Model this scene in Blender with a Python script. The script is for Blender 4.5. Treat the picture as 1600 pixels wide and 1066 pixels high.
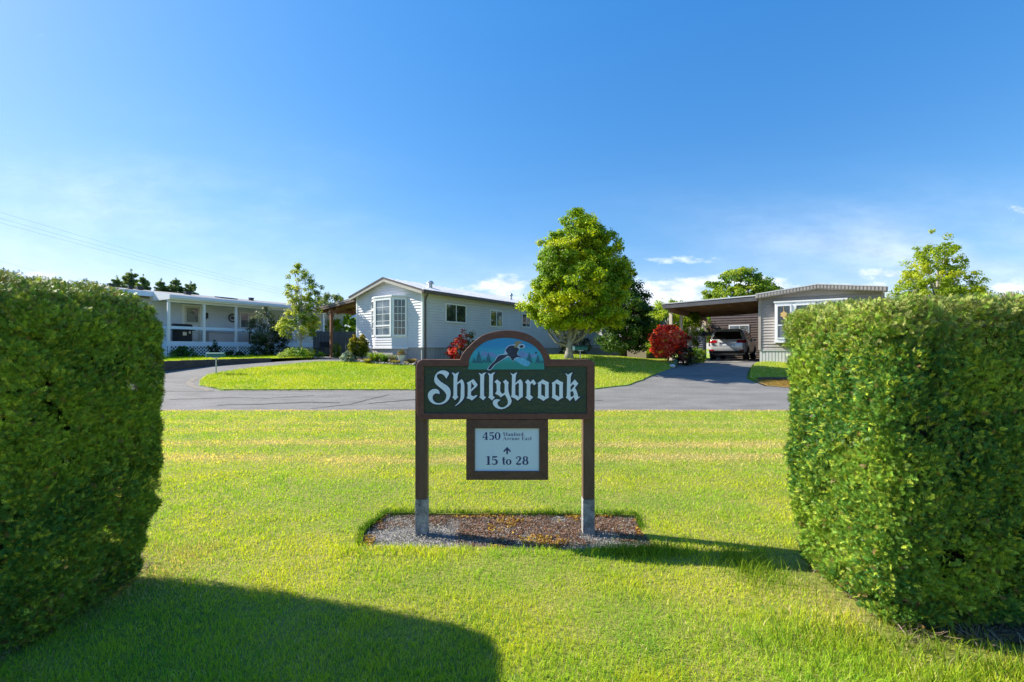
import bpy, bmesh, math, random
import numpy as np
from mathutils import Vector, Matrix
from mathutils.geometry import delaunay_2d_cdt
R = math.radians
random.seed(7)
rng = np.random.default_rng(11)
S = bpy.context.scene
for o in list(bpy.data.objects): bpy.data.objects.remove(o)
COL = S.collection

# ---------------------------------------------------------------- camera
F, CX, HY = 711.0, 800.0, 545.0            # focal length in photo pixels, centre column, horizon row
cd = bpy.data.cameras.new('camera'); cam = bpy.data.objects.new('camera', cd); COL.objects.link(cam)
cam.location = (0, 0, 1.5); cam.rotation_euler = (R(90), 0, 0)
cd.sensor_width = 36; cd.lens = 16.0; cd.shift_y = 12/1600; cd.clip_start = .05; cd.clip_end = 4000
S.camera = cam
S.render.resolution_x, S.render.resolution_y = 1024, 682

# ---------------------------------------------------------------- sky, sun, exposure
AZ, EL = 16.0, 37.0                         # sun: left of the view, a little beyond square
sdir = Vector((-math.cos(R(AZ))*math.cos(R(EL)), math.sin(R(AZ))*math.cos(R(EL)), math.sin(R(EL))))
W = bpy.data.worlds.new('World'); S.world = W; W.use_nodes = True
nt = W.node_tree; nt.nodes.clear()
def N(t, **k):
    n = nt.nodes.new(t)
    for a, b in k.items(): setattr(n, a, b)
    return n
def M_(op, a, b=None, c=None, clamp=False):
    n = N('ShaderNodeMath', operation=op, use_clamp=clamp)
    for i, x in enumerate((a, b, c)):
        if x is None: continue
        if isinstance(x, (int, float)): n.inputs[i].default_value = x
        else: nt.links.new(x, n.inputs[i])
    return n.outputs[0]
sky = N('ShaderNodeTexSky', sky_type='NISHITA'); sky.sun_disc = False
sky.sun_elevation = R(EL); sky.sun_rotation = math.atan2(sdir.x, sdir.y)
sky.air_density = 1.0; sky.dust_density = 0.35; sky.ozone_density = 3.2; sky.altitude = 0
tc = N('ShaderNodeTexCoord'); sep = N('ShaderNodeSeparateXYZ'); nt.links.new(tc.outputs['Generated'], sep.inputs[0])
yy = M_('MAXIMUM', sep.outputs[1], .05)
u = M_('DIVIDE', sep.outputs[0], yy); v = M_('DIVIDE', sep.outputs[2], yy)
comb = N('ShaderNodeCombineXYZ'); nt.links.new(M_('MULTIPLY', u, 5.5), comb.inputs[0]); nt.links.new(M_('MULTIPLY', v, 13), comb.inputs[1])
nz = N('ShaderNodeTexNoise'); nz.inputs['Scale'].default_value = 2.2; nz.inputs['Detail'].default_value = 9; nz.inputs['Roughness'].default_value = .62
nt.links.new(comb.outputs[0], nz.inputs['Vector'])
def blob(cx, cy, sx, sy, a):
    dx = M_('DIVIDE', M_('SUBTRACT', u, cx), sx); dy = M_('DIVIDE', M_('SUBTRACT', v, cy), sy)
    r2 = M_('ADD', M_('MULTIPLY', dx, dx), M_('MULTIPLY', dy, dy))
    return M_('MULTIPLY', M_('POWER', 2.718, M_('MULTIPLY', r2, -1.0)), a)
tot = None
for b in ((.34,.105,.12,.042,1.25),(.45,.15,.10,.016,.75),(.22,.11,.06,.035,.7),(-.02,.145,.10,.022,.85),(-.02,.10,.12,.03,.8),
          (.55,.14,.05,.02,.85),(.72,.125,.15,.022,1.0),(.84,.165,.12,.018,.8),(1.09,.13,.07,.03,1.1),(1.12,.30,.10,.025,.6),(.36,.195,.12,.014,.45),
          (-1.05,.155,.05,.02,1.0),(-.27,.10,.07,.03,.8),(.5,.055,.4,.03,.8)):
    x = blob(*b); tot = x if tot is None else M_('ADD', tot, x)
cb2 = N('ShaderNodeCombineXYZ'); nt.links.new(M_('ADD', M_('MULTIPLY', u, 1.3), M_('MULTIPLY', v, 1.6)), cb2.inputs[0]); nt.links.new(M_('MULTIPLY', v, 4.2), cb2.inputs[1])
nz2 = N('ShaderNodeTexNoise'); nz2.inputs['Scale'].default_value = 1.6; nz2.inputs['Detail'].default_value = 5; nz2.inputs['Roughness'].default_value = .5; nt.links.new(cb2.outputs[0], nz2.inputs['Vector'])
veil = None
for b in ((-.85,.24,.42,.17,1.0),(.85,.22,.5,.12,.8),(.1,.12,.6,.10,.55),(.45,.07,.5,.06,.9),(1.05,.16,.25,.10,.9)):
    x = blob(*b); veil = x if veil is None else M_('ADD', veil, x)
veil = M_('MULTIPLY', M_('MULTIPLY', veil, M_('MULTIPLY', M_('SUBTRACT', nz2.outputs[0], .30), 2.4, clamp=True)), .42, clamp=True)
dens = M_('MULTIPLY', M_('SUBTRACT', M_('ADD', M_('MULTIPLY', tot, .50), nz.outputs[0]), .70), 3.6, clamp=True)
shade = N('ShaderNodeMapRange'); nt.links.new(nz.outputs[0], shade.inputs[0]); shade.inputs[1].default_value=.38; shade.inputs[2].default_value=.62
shade.inputs[3].default_value = .72; shade.inputs[4].default_value = 1.0
cc = N('ShaderNodeVectorMath', operation='SCALE'); cc.inputs[0].default_value = (6.3, 6.6, 7.2); nt.links.new(shade.outputs[0], cc.inputs['Scale'])
hs = N('ShaderNodeHueSaturation'); hs.inputs['Saturation'].default_value = 1.28; hs.inputs['Value'].default_value = 1.0
nt.links.new(sky.outputs[0], hs.inputs['Color'])
up = M_('MULTIPLY', M_('SUBTRACT', sep.outputs[2], .20), 2.4, clamp=True)      # deeper blue overhead
upc = N('ShaderNodeVectorMath', operation='SCALE'); upc.inputs[0].default_value = (.0, .22, .80); nt.links.new(up, upc.inputs['Scale'])
sk1 = N('ShaderNodeVectorMath', operation='MULTIPLY_ADD'); sk1.inputs[1].default_value = (1.0, 1.08, 1.07); nt.links.new(hs.outputs[0], sk1.inputs[0]); nt.links.new(upc.outputs[0], sk1.inputs[2]); sk2 = sk1
den = N('ShaderNodeVectorMath', operation='MULTIPLY_ADD'); den.inputs[1].default_value = (.055, .09, .09); den.inputs[2].default_value = (1, 1, 1); nt.links.new(sk1.outputs[0], den.inputs[0])
dv = N('ShaderNodeVectorMath', operation='DIVIDE'); nt.links.new(sk1.outputs[0], dv.inputs[0]); nt.links.new(den.outputs[0], dv.inputs[1])
sk2 = N('ShaderNodeVectorMath', operation='MULTIPLY'); sk2.inputs[1].default_value = (1.02, 1.10, 1.30); nt.links.new(dv.outputs[0], sk2.inputs[0])      # soft shoulder, so the sunward side keeps its blue
mx = N('ShaderNodeMix', data_type='RGBA'); nt.links.new(M_('MAXIMUM', M_('MULTIPLY', dens, .85), veil), mx.inputs[0]); nt.links.new(sk2.outputs[0], mx.inputs[6]); nt.links.new(cc.outputs[0], mx.inputs[7])
bg = N('ShaderNodeBackground'); bg.inputs[1].default_value = 0.100
out = N('ShaderNodeOutputWorld'); nt.links.new(mx.outputs[2], bg.inputs[0]); nt.links.new(bg.outputs[0], out.inputs[0])
sl = bpy.data.lights.new('sun', 'SUN'); sun = bpy.data.objects.new('sun', sl); COL.objects.link(sun)
sl.energy = 5.0; sl.angle = R(.53); sl.color = (1, .93, .80); sun.rotation_euler = sdir.to_track_quat('Z', 'Y').to_euler()
sun.location = (-20, 5, 20)
S.view_settings.view_transform = 'Standard'; S.view_settings.look = 'None'
S.view_settings.exposure = 1.04; S.view_settings.gamma = 1

# ---------------------------------------------------------------- materials
def ramp_noise(t, scale, detail=4, rough=.55, coord='Object', stretch=None):
    tcn = t.nodes.new('ShaderNodeTexCoord'); n = t.nodes.new('ShaderNodeTexNoise')
    n.inputs['Scale'].default_value = scale; n.inputs['Detail'].default_value = detail; n.inputs['Roughness'].default_value = rough
    if stretch:
        mp = t.nodes.new('ShaderNodeMapping'); mp.inputs['Scale'].default_value = stretch
        t.links.new(tcn.outputs[coord], mp.inputs[0]); t.links.new(mp.outputs[0], n.inputs['Vector'])
    else: t.links.new(tcn.outputs[coord], n.inputs['Vector'])
    return n
def mat(name, c, rough=.7, c2=None, scale=4, stretch=None, lo=.35, hi=.65, bump=0, bscale=None, metal=0, spec=.5, detail=4, coat=0, fine=None):
    m = bpy.data.materials.new(name); m.use_nodes = True; t = m.node_tree; p = t.nodes['Principled BSDF']
    p.inputs['Base Color'].default_value = (*c, 1); p.inputs['Roughness'].default_value = rough; p.inputs['Metallic'].default_value = metal
    p.inputs['Specular IOR Level'].default_value = spec; p.inputs['Coat Weight'].default_value = coat
    last = None
    if c2:
        n = ramp_noise(t, scale, detail, stretch=stretch); r = t.nodes.new('ShaderNodeValToRGB')
        r.color_ramp.elements[0].position = lo; r.color_ramp.elements[1].position = hi
        r.color_ramp.elements[0].color = (*c, 1); r.color_ramp.elements[1].color = (*c2, 1)
        t.links.new(n.outputs[0], r.inputs[0]); last = r.outputs[0]
    if fine:
        n = ramp_noise(t, fine[0], 3); mr = t.nodes.new('ShaderNodeMapRange'); mr.inputs[1].default_value=.3; mr.inputs[2].default_value=.7
        mr.inputs[3].default_value = 1-fine[1]; mr.inputs[4].default_value = 1+fine[1]
        t.links.new(n.outputs[0], mr.inputs[0]); vm = t.nodes.new('ShaderNodeVectorMath'); vm.operation = 'SCALE'
        if last: t.links.new(last, vm.inputs[0])
        else: vm.inputs[0].default_value = c
        t.links.new(mr.outputs[0], vm.inputs['Scale']); last = vm.outputs[0]
    if last: t.links.new(last, p.inputs['Base Color'])
    if bump:
        n = ramp_noise(t, bscale or scale, 5, stretch=stretch); b = t.nodes.new('ShaderNodeBump'); b.inputs['Strength'].default_value = bump; b.inputs['Distance'].default_value = .02
        t.links.new(n.outputs[0], b.inputs['Height']); t.links.new(b.outputs[0], p.inputs['Normal'])
    return m
def leaf_mat(name, trans=.35, rough=.5, spec=.35):
    m = bpy.data.materials.new(name); m.use_nodes = True; t = m.node_tree; p = t.nodes['Principled BSDF']
    a = t.nodes.new('ShaderNodeAttribute'); a.attribute_name = 'Col'
    t.links.new(a.outputs['Color'], p.inputs['Base Color']); p.inputs['Roughness'].default_value = rough; p.inputs['Specular IOR Level'].default_value = spec
    tr = t.nodes.new('ShaderNodeBsdfTranslucent'); g = t.nodes.new('ShaderNodeVectorMath'); g.operation = 'MULTIPLY'
    g.inputs[1].default_value = (1.25, 1.2, .5); t.links.new(a.outputs['Color'], g.inputs[0]); t.links.new(g.outputs[0], tr.inputs[0])
    ms = t.nodes.new('ShaderNodeMixShader'); ms.inputs[0].default_value = trans
    t.links.new(p.outputs[0], ms.inputs[1]); t.links.new(tr.outputs[0], ms.inputs[2])
    t.links.new(ms.outputs[0], t.nodes['Material Output'].inputs[0])
    return m
def glass_mat(name, c, c2=None, scale=2.0):
    m = mat(name, c, rough=.04, c2=c2, scale=scale, spec=.9, lo=.42, hi=.6); m.node_tree.nodes['Principled BSDF'].inputs['Coat Weight'].default_value = .6
    m.node_tree.nodes['Principled BSDF'].inputs['Coat Roughness'].default_value = .02
    return m
MT = dict(
 leaf=leaf_mat('leaves', .46, .5, .25), grassm=leaf_mat('grass_blades', .45, .6, .08), hedgem=leaf_mat('hedge_sprays', .12, .5, .28), petal=leaf_mat('petals', .3, .6, .2),
 soil=mat('soil', (.06,.042,.028), .95, (.13,.09,.06), 9, bump=.6, bscale=40),
 lawn=mat('lawn_soil', (.15,.18,.02), .95, (.25,.23,.05), 1.1, fine=(30,.35), bump=.5, bscale=60),
 lawn2=mat('lawn_far', (.20,.32,.022), .95, (.28,.36,.035), .9, fine=(9,.25), bump=.5, bscale=30),
 asphalt=mat('asphalt', (.122,.118,.112), .9, (.20,.194,.185), .9, lo=.25, hi=.7, detail=8, fine=(45,.30), bump=.35, bscale=120, stretch=(1,2.5,1)),
 asphalt2=mat('asphalt_side', (.17,.17,.185), .9, (.21,.21,.225), .7, fine=(45,.2), bump=.3, bscale=90),
 crack=mat('crack_filler', (.055,.055,.06), .8),
 conc=mat('concrete', (.30,.29,.27), .9, (.40,.38,.35), 3, fine=(40,.15), bump=.2, bscale=50),
 verge=mat('dry_verge', (.20,.13,.04), .95, (.30,.22,.06), 3, fine=(22,.4), bump=.7, bscale=40),
 curb=mat('dark_timber', (.045,.04,.038), .85, (.09,.075,.06), 5, stretch=(1,1,4), bump=.4, bscale=20),
 siding=mat('grey_lilac_siding', (.585,.59,.635), .55, (.625,.63,.67), 1.3, fine=(8,.03)),
 skirt=mat('grey_skirting', (.38,.37,.36), .6, (.43,.42,.40), 2),
 trimw=mat('white_trim', (.74,.75,.77), .45, (.80,.80,.81), 2),
 brownmet=mat('brown_gutter', (.085,.06,.055), .4, (.11,.08,.07), 3),
 fascia=mat('beige_fascia', (.36,.33,.30), .6, (.42,.39,.35), 3),
 roofw=mat('pale_metal_roof', (.62,.62,.64), .35, (.70,.70,.71), 1.2, metal=.25),
 shingle=mat('grey_shingles', (.20,.20,.21), .9, (.27,.27,.28), 6, bump=.4, bscale=30),
 bshing=mat('brown_shingles', (.13,.10,.10), .9, (.19,.15,.15), 8, bump=.4, bscale=40),
 wood=mat('reddish_post_wood', (.17,.075,.045), .7, (.25,.12,.075), 4, stretch=(3,3,.4), bump=.2, bscale=20),
 ceil=mat('brown_plank_soffit', (.16,.085,.05), .75, (.24,.135,.08), 3, stretch=(1,6,1), bump=.2, bscale=14),
 taupe=mat('taupe_siding', (.30,.28,.265), .55, (.335,.31,.295), 1.3, fine=(8,.03)),
 taupe2=mat('taupe_trim', (.34,.30,.27), .55, (.39,.35,.32), 3),
 palskirt=mat('pale_skirting', (.50,.50,.50), .6, (.56,.55,.54), 2),
 bluegrey=mat('blue_grey_siding', (.60,.65,.74), .55, (.64,.69,.78), 1.3, fine=(8,.03)),
 deckblue=mat('pale_blue_deck_paint', (.60,.72,.88), .6, (.64,.75,.90), 3),
 dwood=mat('dark_deck_boards', (.14,.12,.11), .8, (.2,.17,.15), 6),
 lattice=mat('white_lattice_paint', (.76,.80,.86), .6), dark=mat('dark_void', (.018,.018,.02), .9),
 glass=glass_mat('dark_window_glass', (.02,.028,.03), (.05,.065,.05), 3), glassb=glass_mat('blind_window_glass', (.10,.13,.16), (.20,.24,.27), 2),
 curtain=glass_mat('curtained_glass', (.25,.27,.27), (.05,.06,.06), 1.6), carglass=glass_mat('car_glass', (.008,.009,.011)),
 door=mat('cream_door', (.62,.60,.52), .5), blackmet=mat('black_enamel', (.015,.017,.022), .35), blackmat=mat('black_cloth', (.02,.02,.022), .8),
 tan=mat('tan_box', (.48,.44,.44), .7, (.52,.48,.47), 3),
 signbrown=mat('weathered_brown_paint', (.11,.036,.028), .62, (.14,.058,.042), 5, stretch=(1,4,6), lo=.3, hi=.75, bump=.25, bscale=12, fine=(40,.18)),
 signplate=mat('brown_frame_paint', (.075,.035,.026), .6, (.105,.05,.034), 6, stretch=(2,4,4), bump=.25, bscale=12, fine=(50,.2)),
 postbrown=mat('brown_post_paint', (.085,.045,.032), .6, (.12,.07,.05), 7, stretch=(3,3,.5), bump=.2, bscale=14),
 postgrey=mat('bare_grey_post', (.16,.16,.165), .9, (.34,.34,.34), 11, fine=(60,.4), bump=.4, bscale=40),
 letter=mat('pale_blue_letter_paint', (.70,.80,.93), .5, (.74,.83,.94), 20), navy=mat('navy_paint', (.006,.018,.055), .5), ink=mat('navy_ink', (.010,.028,.15), .5),
 plate=mat('pale_blue_plate', (.53,.66,.83), .4, (.57,.70,.86), 3), green_mb=mat('green_mailbox_paint', (.006,.11,.085), .45, (.01,.14,.10), 6), galv=mat('galvanised_steel', (.45,.47,.5), .35, metal=.7),
 silver=mat('silver_car_paint', (.66,.68,.72), .30, metal=.35, coat=.6), chrome=mat('chrome', (.7,.7,.72), .12, metal=1), tyre=mat('tyre_rubber', (.02,.02,.02), .85),
 blkpl=mat('black_bumper_plastic', (.03,.03,.032), .6), redl=mat('red_lamp', (.35,.006,.01), .15, coat=.6), whitep=mat('white_plate', (.68,.72,.80), .4), whitecar=mat('white_car_paint', (.72,.74,.78), .25, coat=.6),
 bark=mat('grey_bark', (.18,.165,.15), .9, (.30,.28,.26), 9, stretch=(1,1,.35), bump=.5, bscale=25), barkd=mat('dark_bark', (.07,.05,.04), .9, (.12,.09,.07), 9, bump=.5, bscale=25), barkw=mat('pale_birch_bark', (.42,.42,.42), .8, (.28,.27,.26), 10),
 hedgecore=mat('hedge_dark_core', (.022,.028,.012), .95, (.045,.04,.02), 14, bump=.8, bscale=30),  # dark twig tone for the core added to block light inside the hedges
 brownwall=mat('brown_siding_shaded', (.085,.062,.052), .6, (.11,.08,.068), 3), grit=mat('sandy_grit', (.24,.20,.15), .95, (.18,.165,.15), 14, fine=(60,.35)), rock=mat('grey_rock', (.20,.19,.18), .9, (.30,.28,.26), 6, bump=.6, bscale=14), fence=mat('slate_fence', (.085,.085,.10), .7, (.11,.11,.125), 4), blueh=mat('blue_house_paint', (.12,.30,.55), .6, (.15,.34,.60), 2), blueroof=mat('blue_grey_roof', (.22,.30,.40), .6, (.28,.36,.46), 3),  # brown siding darkened in its colour for the shade under the carport
 terracotta=mat('white_planter', (.62,.63,.66), .6), beige=mat('beige_siding', (.30,.27,.25), .6, (.34,.31,.28), 1.2), tanskirt=mat('tan_skirting', (.24,.19,.15), .7), gravel=mat('grey_gravel', (.19,.185,.19), .95, (.38,.36,.35), 30, fine=(90,.4), bump=.9, bscale=90), wire=mat('utility_wire', (.30,.33,.38), .7), steel=mat('steel_vent', (.5,.52,.55), .3, metal=.6), woodlight=mat('weathered_cream_post', (.62,.54,.44), .7, (.70,.62,.52), 5), orn=mat('amber_ornament', (.65,.42,.16), .5), stonew=mat('white_stone', (.62,.62,.60), .8))

# ---------------------------------------------------------------- object helpers
def link(o, parent=None):
    COL.objects.link(o)
    if parent is not None: o.parent = parent
    return o
def tag(o, label=None, cat=None, group=None, kind=None):
    if label: o['label'] = label
    if cat: o['category'] = cat
    if group: o['group'] = group
    if kind: o['kind'] = kind
    return o
def empty(name, loc=(0,0,0), rz=0, **k):
    o = bpy.data.objects.new(name, None); o.location = loc; o.rotation_euler = (0,0,rz); o.empty_display_size = .2; link(o); tag(o, **k); return o
class MB:
    def __init__(s): s.v = []; s.f = []; s.mi = []
    def add(s, vs, fs):
        n = len(s.v); s.v += [tuple(p) for p in vs]; s.f += [tuple(i+n for i in f) for f in fs]; return s
    def box(s, x0, x1, y0, y1, z0, z1):
        if x0 > x1: x0, x1 = x1, x0
        if y0 > y1: y0, y1 = y1, y0
        return s.add([(x0,y0,z0),(x1,y0,z0),(x1,y1,z0),(x0,y1,z0),(x0,y0,z1),(x1,y0,z1),(x1,y1,z1),(x0,y1,z1)],
                     [(0,3,2,1),(4,5,6,7),(0,1,5,4),(1,2,6,5),(2,3,7,6),(3,0,4,7)])
    def prism(s, poly, a, b, axis='y'):      # poly is a 2D outline (x,z) extruded along y, (y,z) along x, or (x,y) along z
        def P(p, t): return {'y': (p[0], t, p[1]), 'x': (t, p[0], p[1]), 'z': (p[0], p[1], t)}[axis]
        n = len(poly); vs = [P(p, a) for p in poly] + [P(p, b) for p in poly]
        return s.add(vs, [tuple(range(n)), tuple(range(2*n-1, n-1, -1))] + [(i, i+n, (i+1) % n+n, (i+1) % n) for i in range(n)])
    def tube(s, pts, rad, seg=8, cap=True):
        pts = [Vector(p) for p in pts]; n0 = len(s.v); rings = []
        if isinstance(rad, (int, float)): rad = [rad]*len(pts)
        up = Vector((0,0,1))
        for i, p in enumerate(pts):
            d = (pts[min(i+1, len(pts)-1)] - pts[max(i-1, 0)]); d.normalize()
            a = d.cross(Vector((1,0,0)) if abs(d.x) < .8 else Vector((0,1,0))); a.normalize(); b = d.cross(a)
            for k in range(seg):
                t = 2*math.pi*k/seg; s.v.append(tuple(p + (a*math.cos(t)+b*math.sin(t))*rad[i]))
        for i in range(len(pts)-1):
            for k in range(seg):
                s.f.append((n0+i*seg+k, n0+i*seg+(k+1) % seg, n0+(i+1)*seg+(k+1) % seg, n0+(i+1)*seg+k))
        if cap:
            s.f.append(tuple(n0+k for k in range(seg))[::-1]); s.f.append(tuple(n0+(len(pts)-1)*seg+k for k in range(seg)))
        return s
    def ball(s, c, r, seg=10, rings=7, sz=1):
        pts = []; n0 = len(s.v)
        for i in range(rings+1):
            t = math.pi*i/rings
            for k in range(seg):
                a = 2*math.pi*k/seg; s.v.append((c[0]+r*math.sin(t)*math.cos(a), c[1]+r*math.sin(t)*math.sin(a), c[2]+r*sz*math.cos(t)))
        for i in range(rings):
            for k in range(seg): s.f.append((n0+i*seg+k, n0+(i+1)*seg+k, n0+(i+1)*seg+(k+1) % seg, n0+i*seg+(k+1) % seg))
        return s
    def build(s, name, m, parent=None, smooth=False, bevel=0, **k):
        me = bpy.data.meshes.new(name); me.from_pydata(s.v, [], s.f)
        bm = bmesh.new(); bm.from_mesh(me); bmesh.ops.recalc_face_normals(bm, faces=bm.faces)
        if bevel: bmesh.ops.bevel(bm, geom=[e for e in bm.edges if len(e.link_faces) == 2 and e.calc_face_angle(0) > .5], offset=bevel, segments=2, affect='EDGES', profile=.6)
        bm.to_mesh(me); bm.free(); me.materials.append(MT[m])
        if smooth: me.shade_smooth() if hasattr(me, 'shade_smooth') else None
        o = bpy.data.objects.new(name, me); link(o, parent); tag(o, **k); return o
def npmesh(name, V, Fc, C, m, parent=None, **k):     # V (n,3); Fc (f,k) all same size; C (n,3)
    me = bpy.data.meshes.new(name); nf, kk = Fc.shape
    me.vertices.add(len(V)); me.vertices.foreach_set('co', V.astype(np.float32).ravel())
    me.loops.add(nf*kk); me.loops.foreach_set('vertex_index', Fc.astype(np.int32).ravel())
    me.polygons.add(nf); me.polygons.foreach_set('loop_start', (np.arange(nf)*kk).astype(np.int32)); me.polygons.foreach_set('loop_total', np.full(nf, kk, np.int32))
    me.update(calc_edges=True)
    ca = me.color_attributes.new('Col', 'FLOAT_COLOR', 'POINT')
    C4 = np.ones((len(V), 4), np.float32); C4[:, :3] = C; ca.data.foreach_set('color', C4.ravel())
    me.materials.append(MT[m]); o = bpy.data.objects.new(name, me); link(o, parent); tag(o, **k); return o
def scatter(tv, tf, pos, X, Y, Z, scale, col, jit=0.0):   # template verts in frame (X,Y,Z) at pos, per-item colour
    n, m = len(pos), len(tv)
    s = np.asarray(scale).reshape(-1, 1, 1) if np.ndim(scale) else scale
    V = pos[:, None, :] + s*(tv[None, :, 0:1]*X[:, None, :] + tv[None, :, 1:2]*Y[:, None, :] + tv[None, :, 2:3]*Z[:, None, :])
    Fc = (tf[None] + (np.arange(n)*m)[:, None, None]).reshape(-1, tf.shape[1])
    C = np.repeat(col, m, axis=0)
    return V.reshape(-1, 3), Fc, C
def unit(a): return a/np.maximum(np.linalg.norm(a, axis=-1, keepdims=True), 1e-9)
def frames(nrm, n):   # random frame whose Z is nrm
    r = rng.normal(size=(n, 3)); X = unit(np.cross(r, nrm)); Y = np.cross(nrm, X); return X, Y, nrm
_perm = rng.random((64, 64))
def vnoise(x, y):     # smooth value noise, vectorised
    xi = np.floor(x).astype(int); yi = np.floor(y).astype(int); fx = x-xi; fy = y-yi; fx = fx*fx*(3-2*fx); fy = fy*fy*(3-2*fy)
    g = lambda i, j: _perm[i % 64, j % 64]
    return (g(xi,yi)*(1-fx)+g(xi+1,yi)*fx)*(1-fy) + (g(xi,yi+1)*(1-fx)+g(xi+1,yi+1)*fx)*fy
def fbm(x, y): return .55*vnoise(x, y)+.28*vnoise(x*2.1+7, y*2.1+3)+.17*vnoise(x*4.3+1, y*4.3+9)

# ---------------------------------------------------------------- terrain height
_TY = np.array([-500, 11.2, 14, 16, 18, 19, 20, 21, 22, 24, 30, 60, 4000]); _TZ = np.array([0, 0, .18, .38, .64, .76, .86, .93, .98, 1.05, 1.12, 1.15, 1.15])
def T(x, y):
    x = np.asarray(x, float); y = np.asarray(y, float); z = np.interp(y, _TY, _TZ)
    cap = .86; w = np.clip((x-5.5)/2.0, 0, 1); z = np.where(z > cap, z*(1-w)+cap*w, z)
    return z
def mound(x, y): return .30*np.exp(-(((np.asarray(x)-2.3)/3.2)**2+((np.asarray(y)-19.9)/2.0)**2))
def TL(x, y): return T(x, y)+.03+mound(x, y)
def inside(px, py, poly):
    r = np.zeros(px.shape, bool); n = len(poly)
    for i in range(n):
        x1, y1 = poly[i]; x2, y2 = poly[(i+1) % n]
        c = ((y1 > py) != (y2 > py)); xx = (x2-x1)*(py-y1)/((y2-y1) if y2 != y1 else 1e-9)+x1; r ^= c & (px < xx)
    return r
def dens_poly(poly, st):
    o = []
    for i in range(len(poly)):
        a = Vector(poly[i]); b = Vector(poly[(i+1) % len(poly)]); k = max(1, int((b-a).length/st))
        o += [tuple(a.lerp(b, j/k)) for j in range(k)]
    return o
def sheet(name, poly, zf, m, step=.5, skirt=0, jag=0, **k):
    B = dens_poly(poly, step*.6)
    if jag: B = [(x+random.uniform(-jag, jag), y+random.uniform(-jag, jag)*.6) for x, y in B]
    xs = [p[0] for p in B]; ys = [p[1] for p in B]; pts = [Vector(p) for p in B]
    gx, gy = np.meshgrid(np.arange(min(xs), max(xs), step), np.arange(min(ys), max(ys), step)); gx = gx.ravel(); gy = gy.ravel()
    q = inside(gx, gy, B); pts += [Vector((a, b)) for a, b in zip(gx[q], gy[q])]
    n = len(B); vo, _, fo, *_r = delaunay_2d_cdt(pts, [], [list(range(n))], 1, 1e-5)
    mb = MB(); X = np.array([p.x for p in vo]); Y = np.array([p.y for p in vo]); Z = zf(X, Y)
    mb.v = [(float(a), float(b), float(c)) for a, b, c in zip(X, Y, Z)]; mb.f = [tuple(f) for f in fo]
    if skirt:
        bz = zf(np.array(xs), np.array(ys))
        for i in range(n):
            j = (i+1) % n; a = (B[i][0], B[i][1], float(bz[i])); b = (B[j][0], B[j][1], float(bz[j]))
            mb.add([a, b, (b[0], b[1], b[2]-skirt), (a[0], a[1], a[2]-skirt)], [(0,1,2,3)])
    o = mb.build(name, m, None, **k); return o
# ================================================================ SETTING
BED = [(-1.15,3.46),(-1.22,3.75),(-1.14,4.16),(-.4,4.14),(.5,4.15),(1.12,4.10),(1.07,3.75),(1.10,3.44),(.5,3.40),(-.4,3.43)]
ground = sheet('ground', [(-40,-10),(40,-10),(60,11),(60,70),(-60,70),(-60,11)], lambda x, y: T(x, y)-.06-.05*inside(x, y, [(-1.3,3.3),(1.2,3.3),(1.2,4.25),(-1.3,4.25)]), 'lawn2', 1.0, kind='structure')
far = MB(); far.add([(-60,70,1.05),(60,70,1.05),(60,-10,-.4),(-60,-10,-.4),(-900,1500,1.05),(900,1500,1.05),(900,-10,-.4),(-900,-10,-.4)], [(0,1,5,4),(1,2,6,5),(3,0,4,7)])
far.build('far_ground', 'lawn2', kind='structure')
FRONT_OUT = [(-14,-6),(14,-6),(14,11.1),(-14,11.1)]
# front lawn as four pieces round the planting bed
def zl(x, y): return T(x, y)+.0
def holed(name, outer, hole, zf, m, step, skirt, **k):
    O = dens_poly(outer, step); H = dens_poly(hole, .08); H = [(x+.05*(vnoise(np.array([x*5.+3]), np.array([y*5.]))[0]-.5)+random.uniform(-.012,.012), y+.05*(vnoise(np.array([x*5.]), np.array([y*5.+9]))[0]-.5)+random.uniform(-.012,.012)) for x, y in H]
    pts = [Vector(p) for p in O+H]; no = len(O); nh = len(H)
    gx, gy = np.meshgrid(np.arange(-13.5, 14, step), np.arange(-5.5, 11, step)); gx = gx.ravel(); gy = gy.ravel()
    big = [(-1.5,3.1),(1.4,3.1),(1.4,4.5),(-1.5,4.5)]
    q = ~inside(gx, gy, big); pts += [Vector((a, b)) for a, b in zip(gx[q], gy[q])]
    edges = [(no+i, no+(i+1) % nh) for i in range(nh)]
    vo, _, fo, *_r = delaunay_2d_cdt(pts, edges, [list(range(no))], 1, 1e-5)
    mb = MB(); mb.v = [(p.x, p.y, float(zf(p.x, p.y))) for p in vo]
    for f in fo:
        c = sum((Vector(vo[i]) for i in f), Vector((0,0)))/len(f)
        if not inside(np.array([c.x]), np.array([c.y]), H)[0]: mb.f.append(tuple(f))
    for i in range(nh):
        a = H[i]; b = H[(i+1) % nh]; mb.add([(a[0],a[1],zf(*a)),(b[0],b[1],zf(*b)),(b[0],b[1],zf(*b)-skirt),(a[0],a[1],zf(*a)-skirt)], [(0,1,2,3)])
    return mb.build(name, m, None, **k)
holed('front_lawn', FRONT_OUT, BED, lambda x, y: float(T(x, y)), 'lawn', .6, .06, kind='structure')
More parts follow.
